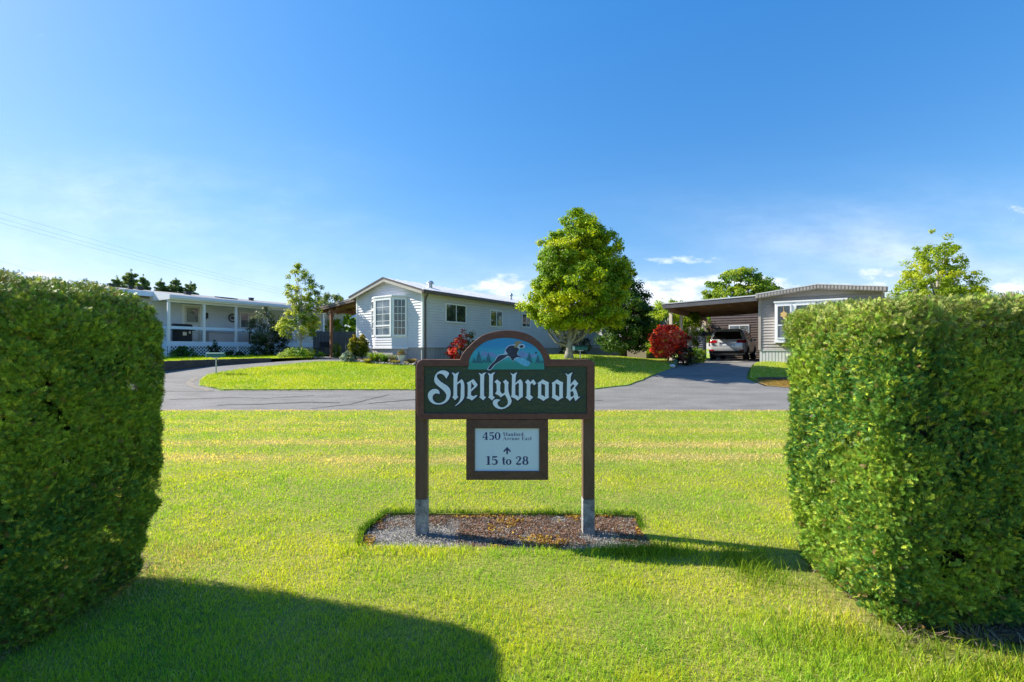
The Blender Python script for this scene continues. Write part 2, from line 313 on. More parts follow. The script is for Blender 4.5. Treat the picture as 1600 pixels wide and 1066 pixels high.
# roads
ROAD = [(-45,11.1),(45,11.1),(45,14.9),(8.3,14.9),(8.4,16.3),(9.0,17.4),(10.4,19.65),(11.2,20.6),(7.2,23.6),(6.6,20.3),(5.0,16.9),(3.5,15.4),(2.3,14.3),(-9.0,14.1),(-10.0,14.9),(-11.2,17.3),(-10.3,18.4),(-8.2,20.2),(-7.3,20.7),(-7.6,22.9),(-11.4,26),(-12.2,24.6),(-9.3,22.1),(-10.3,21.05),(-11.4,20.1),(-12.7,19.0),(-13.7,17.5),(-16.5,15.5),(-45,15.2)]
sheet('road', ROAD, lambda x, y: T(x, y)+.0, 'asphalt', .5, kind='structure')
# darker driveway seam patches and crack lines follow the road surface
def ribbon(name, pts, w, m, dz=.006, parent=None, **k):
    mb = MB(); P = []
    for i in range(len(pts)-1):
        a = Vector(pts[i]); b = Vector(pts[i+1]); n = max(1, int((b-a).length/.12)); P += [a.lerp(b, j/n) for j in range(n)]
    P.append(Vector(pts[-1])); P = [p+Vector((random.uniform(-.02,.02), random.uniform(-.03,.03))) for p in P]
    for i in range(len(P)):
        d = P[min(i+1, len(P)-1)]-P[max(i-1, 0)]; d.normalize(); nrm = Vector((-d.y, d.x)); ww = w*random.uniform(.5, 1.3)/2
        for sg in (-1, 1): q = P[i]+nrm*ww*sg; mb.v.append((q.x, q.y, float(T(q.x, q.y))+dz))
    mb.f = [(2*i, 2*i+1, 2*i+3, 2*i+2) for i in range(len(P)-1)]
    return mb.build(name, m, parent, **k)
for i, (pts, w) in enumerate(([[(-7.6,11.8),(-6.6,11.9),(-5.4,12.2),(-4.6,12.1)], .10], [[(-3.8,12.0),(-2.9,12.5),(-2.2,12.9),(-1.6,13.5)], .09], [[(-2.9,12.6),(-1.9,12.4),(-.6,12.6),(2.5,12.5)], .07],
        [[(-9.5,12.6),(-8,12.9),(-6.9,12.8),(-5.8,13.3)], .05], [[(-14,14.0),(-11,14.02),(-9.2,14.05)], .06], [[(4.6,16.7),(6.5,16.9),(8.6,16.8)], .05], [[(-5.0,11.3),(-4.2,11.9),(-4.0,12.6),(-3.6,13.4)], .05])):
    ribbon('road_crack', pts, w, 'crack', kind='structure')
ribbon('road_edge_grit', [(-16,11.12),(16,11.12)], .13, 'grit', .004, kind='structure')
ribbon('road_edge_grit', [(-9.0,14.12),(2.2,14.22)], .10, 'grit', .005, kind='structure')
ribbon('road_edge_grit', [(-11.5,16.6),(-11.1,15.6),(-10.3,14.75),(-9.4,14.2)], .22, 'grit', .006, kind='structure')
sheet('carport_slab', [(7.25,23.55),(11.1,20.5),(16.4,27.8),(12.5,31)], lambda x, y: T(x, y)+.02, 'conc', .6, kind='structure')
ISL = [(-9.0,14.25),(-8,14.2),(-5,14.25),(-2,14.2),(1,14.25),(2.65,14.4),(3.9,15.1),(5.3,17.0),(6.5,18.6),(7.35,20.1),(7.3,23.5),(12.5,31),(12,40),(-7,40),(-7.4,24),(-4.1,20.1),(-4.0,19.9),(-7.2,20.55),(-8.6,20.35),(-10.6,18.4),(-11.15,17.5),(-11.3,16.9),(-10.9,15.9),(-10.3,15.0)]
sheet('island_lawn', ISL, TL, 'lawn2', .45, skirt=.12, jag=.04, kind='structure')
RL = [(8.55,16.3),(9.5,16.2),(22,16.1),(22,20),(11.3,20.4),(10.45,19.6),(9.1,17.4)]
sheet('right_lawn', RL, lambda x, y: T(x, y)+.05, 'lawn2', .5, skirt=.12, jag=.03, kind='structure')
sheet('dry_verge', [(8.3,14.95),(9.0,14.6),(22,14.5),(22,16.15),(8.6,16.2)], lambda x, y: T(x, y)+.015, 'verge', .4, jag=.06, kind='structure')
def ZLL(x, y): return np.clip(1.0+(np.asarray(y)-18)*.022, .98, 1.13)+0*np.asarray(x)
LLb = [(-30,16.2),(-16.3,15.9),(-13.75,17.55),(-12.75,19.05),(-11.45,20.2),(-10.4,21.15),(-9.5,22.1),(-12.2,24.6),(-11.6,26.2),(-6,40),(-50,40),(-50,17)]
sheet('left_lawn', LLb, lambda x, y: np.maximum(ZLL(x, y), T(x, y)+.03), 'lawn2', .5, kind='structure')
bc = MB(); pl = [(-30,16.15),(-16.3,15.85),(-13.75,17.5),(-12.75,19.0),(-11.42,20.15),(-10.9,20.6)]
P = [Vector(pl[0])]
for a, b in zip(pl[:-1], pl[1:]):
    a = Vector(a); b = Vector(b); n = max(1, int((b-a).length/.4)); P += [a.lerp(b, (j+1)/n) for j in range(n)]
for a, b in zip(P[:-1], P[1:]):
    d = (b-a).normalized(); nr = Vector((-d.y, d.x))*.14; za = float(ZLL(a.x, a.y))+.02+random.uniform(-.012,.012); zb = float(ZLL(b.x, b.y))+.02; lo = float(T(a.x, a.y))-.05
    zt = (za+zb)/2
    q = [a, b, b+nr, a+nr]; bc.add([(p.x, p.y, lo) for p in q]+[(p.x, p.y, zt) for p in q], [(0,1,2,3),(4,5,6,7),(0,1,5,4),(2,3,7,6),(1,2,6,5),(3,0,4,7)])
bc.build('retaining_kerb', 'curb', kind=None, label='low dark retaining kerb holding up the lawn of the left home', cat='kerb')
te = MB(); 
for i in range(5): te.box(8.75+i*2.6, 8.75+i*2.6+2.56, 16.08, 16.2, float(T(11,16.1))-.03, float(T(11,16.1))+.10+random.uniform(-.008,.008))
te.build('timber_edging', 'curb', bevel=.01, label='low weathered timber edging along the strip of dry verge on the right', cat='edging')
# planting bed: gravel, mulch, moss
sheet('gravel_bed', [(x*1.02, y) for x, y in [(-1.2,3.40),(-1.28,3.75),(-1.2,4.2),(1.16,4.2),(1.16,3.38)]], lambda x, y: -.045+.012*fbm(x*9, y*9), 'gravel', .05, kind='structure')
def bits(name, n, fn, sz, cols, m='petal', zoff=0, parent=None, thin=.3, **k):
    xy = fn(n); n = len(xy); nr = unit(np.stack([rng.normal(0,.5,n), rng.normal(0,.5,n), np.ones(n)], 1)); X, Y, Z = frames(nr, n)
    tv = np.array([(-1,-thin,0),(1,-thin,.12),(1,thin,.12),(-1,thin,0)], float); tf = np.array([[0,1,2,3]])
    c = np.array(cols)[rng.integers(0, len(cols), n)]*rng.uniform(.6, 1.3, (n, 1))
    pos = np.stack([xy[:, 0], xy[:, 1], xy[:, 2]], 1)
    V, Fc, C = scatter(tv, tf, pos, X, Y, Z, rng.uniform(.5, 1.3, n)*sz, c); return npmesh(name, V, Fc, C, m, parent, **k)
def bedpts(th):
    def fn(n):
        p = np.stack([rng.uniform(-1.2, 1.12, n), rng.uniform(3.42, 4.15, n)], 1); p = p[inside(p[:,0], p[:,1], BED)]
        w = fbm(p[:,0]*2.2+3, p[:,1]*3+5) + .25*np.exp(-((p[:,0]-.15)/.55)**2-((p[:,1]-3.85)/.28)**2)-.12*np.exp(-((p[:,0]+.85)/.35)**2)-.15*np.exp(-((p[:,0]-.62)/.16)**2-((p[:,1]-3.68)/.15)**2); p = p[w+rng.normal(0, .035, len(p)) > th]
        return np.column_stack([p, -.036+.02*rng.random(len(p))+.012*fbm(p[:,0]*9, p[:,1]*9)])
    return fn
bits('mulch', 42000, bedpts(.60), .013, [(.20,.085,.045),(.27,.13,.07),(.13,.06,.035),(.36,.22,.13),(.24,.20,.16)], kind='stuff', cat='mulch', label='reddish brown dry needles and bark lying in the bed under the sign', thin=.16)
bits('pebbles', 22000, bedpts(.0), .0048, [(.34,.32,.32),(.27,.26,.26),(.42,.40,.38),(.20,.185,.18)], kind='stuff', cat='pebbles', label='grey stone chips on the bed under the sign', thin=.7)
def mosspts(n):
    p = np.stack([rng.uniform(-1.25, 1.2, n), rng.uniform(3.4, 4.2, n)], 1); p = p[inside(p[:,0], p[:,1], BED)]
    ed = np.minimum(np.minimum(np.abs(p[:,0]+1.18+.1*(p[:,1]-3.8)), np.abs(p[:,0]-1.1)), np.abs(p[:,1]-4.14)*1.1); w = fbm(p[:,0]*5, p[:,1]*5)
    k = ((ed < .02+.08*w) & (w > .5)) | ((w > .66) & (p[:,0] > -.2)); p = p[k]
    return np.column_stack([p, -.03+.03*rng.random(len(p))])
bits('moss', 30000, mosspts, .007, [(.42,.24,.02),(.50,.32,.03),(.30,.22,.03),(.38,.16,.03)], kind='stuff', cat='moss', label='orange moss round the rim of the bed under the sign', thin=.6)

# ---- grass blades (one object per lawn)
def blades(name, P, zf, h, w, cols_fn, **k):
    n = len(P); x, y = P[:, 0], P[:, 1]; z = zf(x, y)
    ang = rng.uniform(0, 2*math.pi, n); lean = rng.uniform(.15, .95, n); ld = rng.uniform(0, 2*math.pi, n)
    H = h*rng.uniform(.55, 1.25, n); Wd = w*rng.uniform(.6, 1.3, n)
    sx, sy = np.cos(ang)*Wd/2, np.sin(ang)*Wd/2; lx, ly = np.cos(ld)*lean*H, np.sin(ld)*lean*H
    V = np.empty((n, 5, 3)); b = np.stack([x, y, z-.004], 1); s = np.stack([sx, sy, 0*sx], 1); l = np.stack([lx, ly, 0*lx], 1); up = np.stack([0*H, 0*H, H], 1)
    V[:, 0] = b-s; V[:, 1] = b+s; V[:, 2] = b+s*.8+l*.35+up*.62; V[:, 3] = b-s*.8+l*.35+up*.62; V[:, 4] = b+l+up
    Fq = np.array([[0,1,2],[0,2,3],[3,2,4]]); Fc = (Fq[None]+(np.arange(n)*5)[:, None, None]).reshape(-1, 3)
    c = cols_fn(x, y, n); C = np.repeat(c, 5, axis=0)
    return npmesh(name, V.reshape(-1, 3), Fc, C, 'grassm', None, kind='stuff', **k)
GREEN = np.array((.34,.54,.045)); YEL = np.array((.56,.62,.040)); STR = np.array((.82,.68,.34)); DK = np.array((.12,.29,.04))
def col_front(x, y, n):
    a = np.clip((fbm(x*1.5, y*2.0)-.32)*2.2+.12, 0, 1)[:, None]; a = np.clip(a+(.32*np.sin(2*math.pi*(y+.08*np.sin(x*.7))/1.02+.6)*np.clip((y-4.6)/1.5, 0, 1)*np.clip(1.3-(y-7)*.12,0,1))[:, None], 0, 1); c = GREEN*(1-a)+YEL*a
    far_ = np.clip((y-3.0)/4, 0, 1)
    band = np.exp(-((y-6.2-.10*np.sin(x*.8))/.26)**2)*.85+np.exp(-((y-7.15+.08*np.sin(x*.6))/.24)**2)*.85+np.exp(-((y-8.4+.08*np.sin(x*.5))/.2)**2)*.35+np.exp(-((y-9.2)/.25)**2)*.3+np.exp(-((y-11.0)/.15)**2)*1.2
    ps = .03+.07*far_+band*np.clip(fbm(x*.9+5, y*2)*1.9-.05, 0, 1)*1.15+.35*np.clip(fbm(x*2.6+9, y*2.6)-.66, 0, 1)*4*.5
    st = rng.random(n) < ps; c = np.where(st[:, None], STR*rng.uniform(.6, 1.15, (n, 1)), c)
    d = (rng.random(n) < .10+.5*np.clip(fbm(x*4+2, y*4+8)-.5, 0, 1)*2)[:, None] & ~st[:, None]; c = np.where(d, DK*1.2, c)
    hedge = np.clip(1-np.minimum(np.hypot(x+2.4, (y-3.1)*.8), np.hypot(x-1.95, (y-2.75)*.8))/.5, 0, 1)
    st2 = rng.random(n) < hedge*.5; c = np.where(st2[:, None], STR*.8, c)
    return c*rng.uniform(.82, 1.2, (n, 1))
def samp_front():
    out = []
    for y0 in np.arange(1.35, 11.1, .25):
        xa, xb = -.9*y0-.7, .78*y0+.7
        if y0 < 2.3: xa, xb = -1.25*y0-.5, 1.25*y0+.5
        d = 62000/max(y0, 1.7)**1.62; n = int(d*.25*(xb-xa)); p = np.stack([rng.uniform(xa, xb, n), rng.uniform(y0, y0+.25, n)], 1); out.append(p)
    p = np.concatenate(out); k = ~inside(p[:,0], p[:,1], BED) & (p[:,1] < 11.12+.04*np.sin(p[:,0]*9))
    k &= ~((p[:,0] < -2.65) & (p[:,1] > 2.20) & (p[:,1] < 3.1)); k &= ~((p[:,0] > 2.05) & (p[:,1] > 2.3) & (p[:,1] < 3.25))
    w = np.minimum(np.hypot(np.maximum(p[:,0]+2.50, 0), np.maximum(np.abs(p[:,1]-2.6)-.5, 0)), 9); wr = np.hypot(np.maximum(1.95-p[:,0], 0), np.maximum(np.abs(p[:,1]-2.75)-.55, 0))
    thin = np.clip(np.minimum(w, wr)/.12, 0.10, 1); k &= rng.random(len(p)) < thin
    return p[k]
RM = []
for (x0, y0), (x1, y1), nn in (((-1.17,4.17),(1.12,4.13),2600),((-1.24,3.75),(-1.16,4.16),700),((-1.17,3.46),(-1.24,3.75),500),((1.08,3.75),(1.13,4.10),300)):
    t_ = rng.random(nn); RM.append(np.stack([x0+(x1-x0)*t_+rng.normal(0,.012,nn), y0+(y1-y0)*t_+rng.normal(.01,.018,nn)],1))
RM = np.concatenate(RM); RM = RM[rng.random(len(RM)) < .25+.75*vnoise(RM[:,0]*9, RM[:,1]*9+4)]
blades('rim_grass', RM, lambda x, y: T(x, y)-.01, .05, .0045, lambda x, y, n: np.array((.09,.20,.015))*rng.uniform(.5,1.3,(n,1)), cat='grass', label='darker uncut grass hanging over the rim of the bed under the sign')
FP = samp_front()
lowest = FP[:, 1]
hh = .019+.010*fbm(FP[:,0]*2, FP[:,1]*2)+.006*np.clip(2.6-FP[:,1], 0, 1); bd = np.minimum(np.abs(FP[:,0]), 9); edge = (np.abs(FP[:,0]) < 1.35) & (FP[:,1] < 3.46) & (FP[:,1] > 3.28)
hh = np.where(edge, hh*1.5, hh); hh = hh*(.70+.65*vnoise(FP[:,0]*8, FP[:,1]*8))
rh = (FP[:,0] > 1.2) & (FP[:,1] < 2.6); hh = np.where(rh & (rng.random(len(FP)) < .35), hh*2.0, hh)
blades('lawn_grass', FP, lambda x, y: T(x, y), hh, .0030*np.maximum(1, FP[:,1]/2.6), col_front, cat='grass', label='short mown yellow green grass of the front lawn round the sign')
def rand_in(poly, n, ymax=99):
    xs = [p[0] for p in poly]; ys = [min(p[1], ymax) for p in poly]; p = np.stack([rng.uniform(min(xs), max(xs), n), rng.uniform(min(ys), max(ys), n)], 1); return p[inside(p[:,0], p[:,1], poly)]
def col_isl(x, y, n):
    a = np.clip((fbm(x*.7, y*1.1)-.3)*2.4, 0, 1)[:, None]; c = np.array((.26,.41,.010))*(1-a)+np.array((.44,.50,.012))*a
    st = (rng.random(n) < .07+.18*np.clip(x-1.5, 0, 1)+.35*np.clip(fbm(x*.9+4, y*1.3+7)-.55, 0, 1)*2)[:, None]; c = np.where(st, STR*.9, c); return c*rng.uniform(.65, 1.3, (n, 1))
IP = rand_in(ISL, 260000, 24); IP = IP[(IP[:,0] < 7.5)]
blades('island_grass', IP, TL, .05+.03*fbm(IP[:,0], IP[:,1]), .010, col_isl, cat='grass', label='bright green grass on the raised lawn across the road in front of the gabled home')
LP = rand_in([(-16.5,16),(-13.75,17.6),(-12.75,19.1),(-11.45,20.3),(-10.4,21.2),(-9.6,22.2),(-12,24.6),(-11.8,26),(-14.6,26),(-16.9,22.2),(-20,17)], 60000)
blades('left_lawn_grass', LP, lambda x, y: np.maximum(ZLL(x, y), T(x, y)+.03), .05, .012, col_isl, cat='grass', label='bright green grass in front of the latticed porch')
RP = rand_in(RL, 60000); RP = RP[RP[:,0] < 15]
blades('right_lawn_grass', RP, lambda x, y: T(x, y)+.05, .05, .010, col_isl, cat='grass', label='short green grass beside the bay window of the taupe home')
VP = rand_in([(8.4,14.95),(9.0,14.65),(14,14.5),(14,16.1),(8.6,16.1)], 16000)
blades('verge_grass', VP, lambda x, y: T(x, y)+.015, .03, .012, lambda x, y, n: np.array([(.42,.25,.05),(.30,.28,.04),(.36,.17,.05)])[rng.integers(0,3,n)]*rng.uniform(.5,1.2,(n,1)), cat='grass', label='dry brown and orange grass of the verge beyond the timber edging')
# ================================================================ HOUSES
def part(mb, name, m, root, zb, **k):        # z values were written as world heights; zb is the height of the thing's empty
    mb.v = [(a, b, c-zb) for a, b, c in mb.v]; return mb.build(name, m, root, **k)
def lap_x(mb, x0, x1, y, z0, z1, out=-1, course=.125, top=None):
    """lap siding on a wall in the xz plane at y; boards lean out at their foot; top(z) gives the x range at a height"""
    z = z0
    while z < z1-1e-4:
        zt = min(z+course, z1); a0, b0 = (x0, x1) if not top else top(z); a1, b1 = (x0, x1) if not top else top(zt)
        if b0-a0 < .02: break
        if b1 < a1: a1 = b1 = (a1+b1)/2
        yo, yi = y+out*.036, y+out*.004
        mb.add([(a0,yo,z),(b0,yo,z),(b1,yi,zt),(a1,yi,zt)], [(0,1,2,3)]); mb.add([(a0,yo,z),(b0,yo,z),(b0,y,z),(a0,y,z)], [(0,1,2,3)]); z = zt
def lap_y(mb, y0, y1, x, z0, z1, out=1, course=.125):
    z = z0
    while z < z1-1e-4:
        zt = min(z+course, z1); xo, xi = x+out*.050, x+out*.004
        mb.add([(xo,y0,z),(xo,y1,z),(xi,y1,zt),(xi,y0,zt)], [(0,1,2,3)]); mb.add([(xo,y0,z),(xo,y1,z),(x,y1,z),(x,y0,z)], [(0,1,2,3)]); z = zt
def ribs_x(mb, x0, x1, y, z0, z1, out=-1, p=.11):
    x = x0
    while x < x1-.01: e = min(x+p*.72, x1); mb.box(x, e, y, y+out*.018, z0, z1); x += p
def ribs_y(mb, y0, y1, x, z0, z1, out=1, p=.16):
    y = y0
    while y < y1-.01: e = min(y+p*.72, y1); mb.box(x, x+out*.018, y, e, z0, z1); y += p
def window_y(root, zb, x, y0, y1, z0, z1, out=1, fm='trimw', gl='glass', mull=True, gl2=None, nm='window'):
    """sliding window on a wall in the yz plane"""
    t = .06; f = MB(); X0, X1 = x, x+out*.05
    f.box(X0, X1, y0, y1, z1-t, z1); f.box(X0, X1, y0, y1, z0, z0+t); f.box(X0, X1, y0, y0+t, z0+t, z1-t); f.box(X0, X1, y1-t, y1, z0+t, z1-t)
    w = part(f, nm, fm, root, zb); ym = (y0+y1)/2
    if mull: part(MB().box(x+out*.004, x+out*.042, ym-.022, ym+.022, z0+t, z1-t), 'sash', fm, w, zb)
    part(MB().box(x+out*.002, x+out*.032, y0+t, ym-.022, z0+t, z1-t), 'pane', gl, w, zb)
    part(MB().box(x+out*.002, x+out*.022, ym+.022, y1-t, z0+t, z1-t), 'pane', gl2 or gl, w, zb); return w
def quadpane(p0, p1, z0, z1, off, inset=0):    # vertical slab from p0 to p1 (2D), thickness `off` along its left normal
    a = Vector(p0); b = Vector(p1); d = (b-a).normalized(); n = Vector((d.y, -d.x)); a = a+d*inset; b = b-d*inset
    return [a, b, b+n*off, a+n*off]
def slab(mb, p0, p1, z0, z1, o0, o1, s0=0, s1=0):
    a = Vector(p0); b = Vector(p1); d = (b-a).normalized(); n = Vector((d.y, -d.x)); a2 = a+d*s0; b2 = b-d*s1
    q = [a2+n*o0, b2+n*o0, b2+n*o1, a2+n*o1]; mb.prism([(p.x, p.y) for p in q], z0, z1, 'z'); return mb

# ---------------------------------------------------------------- centre home with gable front
zb = .95; ANG = math.atan2(-.567, .823)
H1 = empty('mobile_home', (-3.96, 20.1, zb), ANG, label='pale lilac grey manufactured home with gable front, tall bay window and brown gutters', cat='house')
Wd, Ln, ZS, ZW, ZR = 4.54, 15.8, 1.56, 4.06, 4.72
xm = -Wd/2
def gx(z): 
    if z <= ZW: return (-Wd, 0)
    k = (z-ZW)/(ZR-ZW); return (-Wd+k*Wd/2, -k*Wd/2)
core = MB().prism([(-Wd, ZS-.02), (0, ZS-.02), (0, ZW), (xm, ZR-.06), (-Wd, ZW)], 0, Ln, 'y')
part(core, 'wall_core', 'siding', H1, zb)
w = MB(); lap_x(w, -Wd+.06, -.06, 0, ZS, ZW, -1, .125); lap_x(w, 0, 0, 0, ZW, ZR-.04, -1, .125, lambda z: (lambda r: (r[0]+.05, r[1]-.05))(gx(z)))
part(w, 'front_wall', 'siding', H1, zb)
w = MB(); lap_y(w, .06, Ln-.06, 0, ZS, ZW, 1, .125); part(w, 'side_wall', 'siding', H1, zb)
w = MB(); lap_y(w, .06, Ln-.06, -Wd, ZS, ZW, -1, .125); part(w, 'side_wall', 'siding', H1, zb)
for x in (0, -Wd): part(MB().box(x-.05, x+.05, -.045, .06, ZS, ZW), 'corner_trim', 'trimw', H1, zb)
s = MB(); s.box(-Wd+.03, -.03, .03, Ln-.03, .8, ZS-.021); ribs_x(s, -Wd+.04, -.04, .03, .8, ZS-.05, -1, .10); ribs_y(s, .04, Ln-.05, -.03, .8, ZS-.05, 1, .16)
s.box(-Wd+.01, -.005, .03, -.012, ZS-.05, ZS-.001); part(s, 'skirting', 'skirt', H1, zb)
# roof: two slopes with thickness
OV = .30; EV = .28; sl_ = (ZR-ZW)/(Wd/2)
def rz(x): return ZR+.10-abs(x-xm)*sl_
for sg, nm in ((1, 'roof'), (-1, 'roof')):
    x1 = xm+sg*(Wd/2+EV); r = MB()
    r.prism([(xm, rz(xm)), (x1, rz(x1)), (x1, rz(x1)-.05), (xm, rz(xm)-.05)], -OV, Ln+.3, 'y'); ro = part(r, nm, 'roofw' if sg > 0 else 'bshing', H1, zb)
    if sg > 0:
        q = MB()
        for i in range(34): yq = -OV+.25+i*.48; q.prism([(xm+.05, rz(xm+.05)+.001), (x1-.02, rz(x1-.02)+.001), (x1-.02, rz(x1-.02)+.022), (xm+.05, rz(xm+.05)+.022)], yq, yq+.03, 'y')
        part(q, 'seam', 'roofw', ro, zb)
bb = MB()
for sg in (1, -1):
    x1 = xm+sg*(Wd/2+EV); bb.prism([(xm, rz(xm)-.052), (x1, rz(x1)-.052), (x1, rz(x1)-.20), (xm, rz(xm)-.20)], -OV, -OV+.035, 'y')
part(bb, 'gable_board', 'fascia', H1, zb)
b2 = MB()
for sg in (1, -1):
    x1 = xm+sg*(Wd/2+EV+.02); b2.prism([(xm, rz(xm)+.012), (x1, rz(x1)+.012), (x1, rz(x1)-.05), (xm, rz(xm)-.05)], -OV-.02, -OV-.002, 'y')
part(b2, 'roof_edge', 'brownmet', H1, zb)
sf = MB()
for sg in (1, -1):
    x1 = xm+sg*(Wd/2+EV); sf.prism([(xm, rz(xm)-.10), (x1, rz(x1)-.10), (x1, rz(x1)-.12), (xm, rz(xm)-.12)], -OV+.036, -.03, 'y')
    sf.box(xm+sg*(Wd/2+.03), x1, 0, Ln, rz(x1)-.12, rz(x1)-.10)
part(sf, 'soffit', 'fascia', H1, zb)
g = MB(); x1 = xm+Wd/2+EV; g.box(x1+.002, x1+.13, -OV-.02, Ln+.3, rz(x1)-.16, rz(x1)-.01); part(g, 'gutter', 'brownmet', H1, zb, bevel=.012)
g = MB(); g.tube([(.34,.02,rz(x1)-.15),(.30,.02,rz(x1)-.2),(.10,.12,rz(x1)-.32),(.07,.12,rz(x1)-.45),(.07,.12,1.0)], .045, 6); part(g, 'downspout', 'brownmet', H1, zb)
# bay window
Bq = [(-.94, 0), (-1.5, -.42), (-2.68, -.42), (-3.42, 0)]
by = MB(); by.prism([(x, y) for x, y in Bq], ZS+.0, 3.86, 'z'); bay = part(by, 'bay_window', 'trimw', H1, zb)
lw = MB()
for a, b in zip(Bq[:-1], Bq[1:]):
    z = ZS
    while z < 2.02:
        zt = min(z+.115, 2.02); A = Vector(b); B = Vector(a); d = (B-A).normalized(); n = Vector((d.y, -d.x)); o0, o1 = n*.026, n*.006
        lw.add([(*(A+o0), z), (*(B+o0), z), (*(B+o1), zt), (*(A+o1), zt)], [(0,1,2,3)]); z = zt
part(lw, 'apron', 'siding', bay, zb)
rf = MB(); rf.prism([(-.85, -.001), (-1.46, -.48), (-2.72, -.48), (-3.5, -.001)], 3.862, 3.93, 'z'); part(rf, 'bay_roof', 'trimw', bay, zb, bevel=.01)
rf = MB(); rf.prism([(-.85, -.03), (-1.46, -.46), (-2.72, -.46), (-3.5, -.03)], 1.50, ZS-.002, 'z'); part(rf, 'bay_sill', 'trimw', bay, zb)
rf = MB(); rf.prism([(-.97, -.0), (-1.5, -.38), (-2.66, -.38), (-3.38, -.0)], .85, 1.498, 'z'); 
part(rf, 'bay_skirting', 'skirt', bay, zb)
def bay_lite(A, B, z0, z1, gl, bars, vb, rail=None, split=None):
    L = (Vector(B)-Vector(A)).length; t = .075; f = MB()
    slab(f, A, B, z1-t, z1, .002, .05, .03, .03); slab(f, A, B, z0, z0+t, .002, .05, .03, .03); slab(f, A, B, z0+t, z1-t, .002, .05, .03, L-.03-t); slab(f, A, B, z0+t, z1-t, .002, .05, L-.03-t, .03)
    if rail: slab(f, A, B, rail, rail+.07, .003, .046, .03+t, .03+t)
    w = part(f, 'window', 'trimw', bay, zb)
    # panes sit inside the frame
    p = MB(); slab(p, A, B, (rail+.07 if rail else z0+t), z1-t, .002, .02, .03+t, .03+t); part(p, 'pane', gl, w, zb)
    if rail: p = MB(); slab(p, A, B, z0+t, rail, .002, .016, .03+t, .03+t); part(p, 'pane', 'glassb', w, zb)
    m = MB(); zz0 = z0+t
    for i in range(1, bars): z = zz0+(z1-t-zz0)*i/bars; slab(m, A, B, z-.010, z+.010, .021, .028, .03+t, .03+t)
    for i in range(1, vb+1):
        xx = .03+t+(L-.06-2*t)*i/(vb+1); slab(m, A, B, zz0, z1-t, .0205, .0275, xx-.009, L-xx-.009)
    part(m, 'muntins', 'trimw', w, zb)
bay_lite(Bq[2], Bq[1], 2.06, 3.80, 'glassb', 5, 1, rail=2.52)
bay_lite(Bq[1], Bq[0], 2.06, 3.80, 'glass', 5, 2)
bay_lite(Bq[3], Bq[2], 2.06, 3.80, 'glass', 5, 1, rail=3.3)
for (a, b, z0, z1, g1, g2) in ((1.42,2.92,2.74,3.64,'glass','glass'),(4.85,5.98,2.66,3.58,'glass','glassb'),(7.9,8.85,2.75,3.58,'glass','curtain'),(10.3,11.5,2.72,3.58,'glass','glass')):
    window_y(H1, zb, .03, a, b, z0, z1, 1, 'trimw', g1, True, g2)
def roof_vent(root, x, y, z, r=.13, h=.30, m='steel', nm='roof_vent'):
    v = MB().tube([(x,y,z-.1),(x,y,z+h*.55)], r*.72, 12); v.tube([(x,y,z+h*.55),(x,y,z+h*.75),(x,y,z+h)], [r*1.25, r*1.25, r*.7], 12); return part(v, nm, m, root, zb, smooth=False)
roof_vent(H1, -.85, 1.35, rz(-.85), .14, .32); roof_vent(H1, -1.2, 8.6, rz(-1.2), .10, .38, 'steel'); roof_vent(H1, -1.0, 10.4, rz(-1.0), .13, .30, 'steel')

# carport on its left
CP = empty('carport', (-3.96-.823*6.9, 20.1+.567*6.9, zb), ANG, label='open carport with brown post and plank ceiling left of the gabled home', cat='carport')
ox = 6.9
def cz(x): return 3.98+(x+4.56)*.105     # x in the house frame
cv = MB(); cv.prism([(x+ox, cz(x)+b) for x, b in ((-8.3, .0), (-4.60, .0), (-4.60, .10), (-8.3, .10))], .0, 6.4, 'y'); 
def cpart(mb, name, m, **k): return part(mb, name, m, CP, zb, **k)
cpart(cv, 'roof', 'bshing')
f = MB(); f.prism([(x+ox, cz(x)+b) for x, b in ((-8.34, -.10), (-4.60, -.10), (-4.60, .105), (-8.34, .105))], -.05, -.004, 'y'); cpart(f, 'fascia_board', 'bshing')
f = MB(); f.prism([(x+ox, cz(x)+b) for x, b in ((-8.34, .02), (-4.60, .02), (-4.60, .05), (-8.34, .05))], -.065, -.051, 'y'); cpart(f, 'drip_edge', 'fascia')
f = MB(); f.prism([(x+ox, cz(x)+b) for x, b in ((-8.28, -.02), (-4.61, -.02), (-4.61, -.004), (-8.28, -.004))], .0, 6.38, 'y'); cpart(f, 'plank_ceiling', 'ceil')
for i in range(7):
    f = MB(); f.prism([(x+ox, cz(x)+b) for x, b in ((-8.2, -.15), (-4.61, -.15), (-4.61, -.022), (-8.2, -.022))], .35+i*.95, .42+i*.95, 'y'); cpart(f, 'rafter', 'ceil')
f = MB(); f.box(-.06, .06, 0, 6.3, cz(-6.9)-.32, cz(-6.9)-.152); cpart(f, 'beam', 'wood')
for y in (.12, 3.2, 6.1):
    f = MB(); f.box(-.065, .065, y-.065, y+.065, .9, cz(-6.9)-.321); cpart(f, 'post', 'wood', bevel=.008)
for sx in (-1, 1):
    f = MB().tube([(sx*.07, .12, 3.12), (sx*.55, .12, 3.62+sx*.04)], .045, 4); cpart(f, 'brace', 'wood')

# ---------------------------------------------------------------- left home with porch
zl_ = 1.05; H2 = empty('mobile_home', (-16.9, 22.3, zl_), R(-30), label='long pale grey home with a covered porch and white lattice skirt', cat='house')
def p2(mb, name, m, parent=None, **k): return part(mb, name, m, parent or H2, zl_, **k)
L0, L1 = -9.0, 12.0
p2(MB().box(-5.6, -1.82, L0, L1, 1.0, 4.02), 'wall_core', 'bluegrey')
w = MB(); lap_y(w, L0, L1, -1.82, 1.05, 4.0, 1, .16); p2(w, 'front_wall', 'bluegrey')
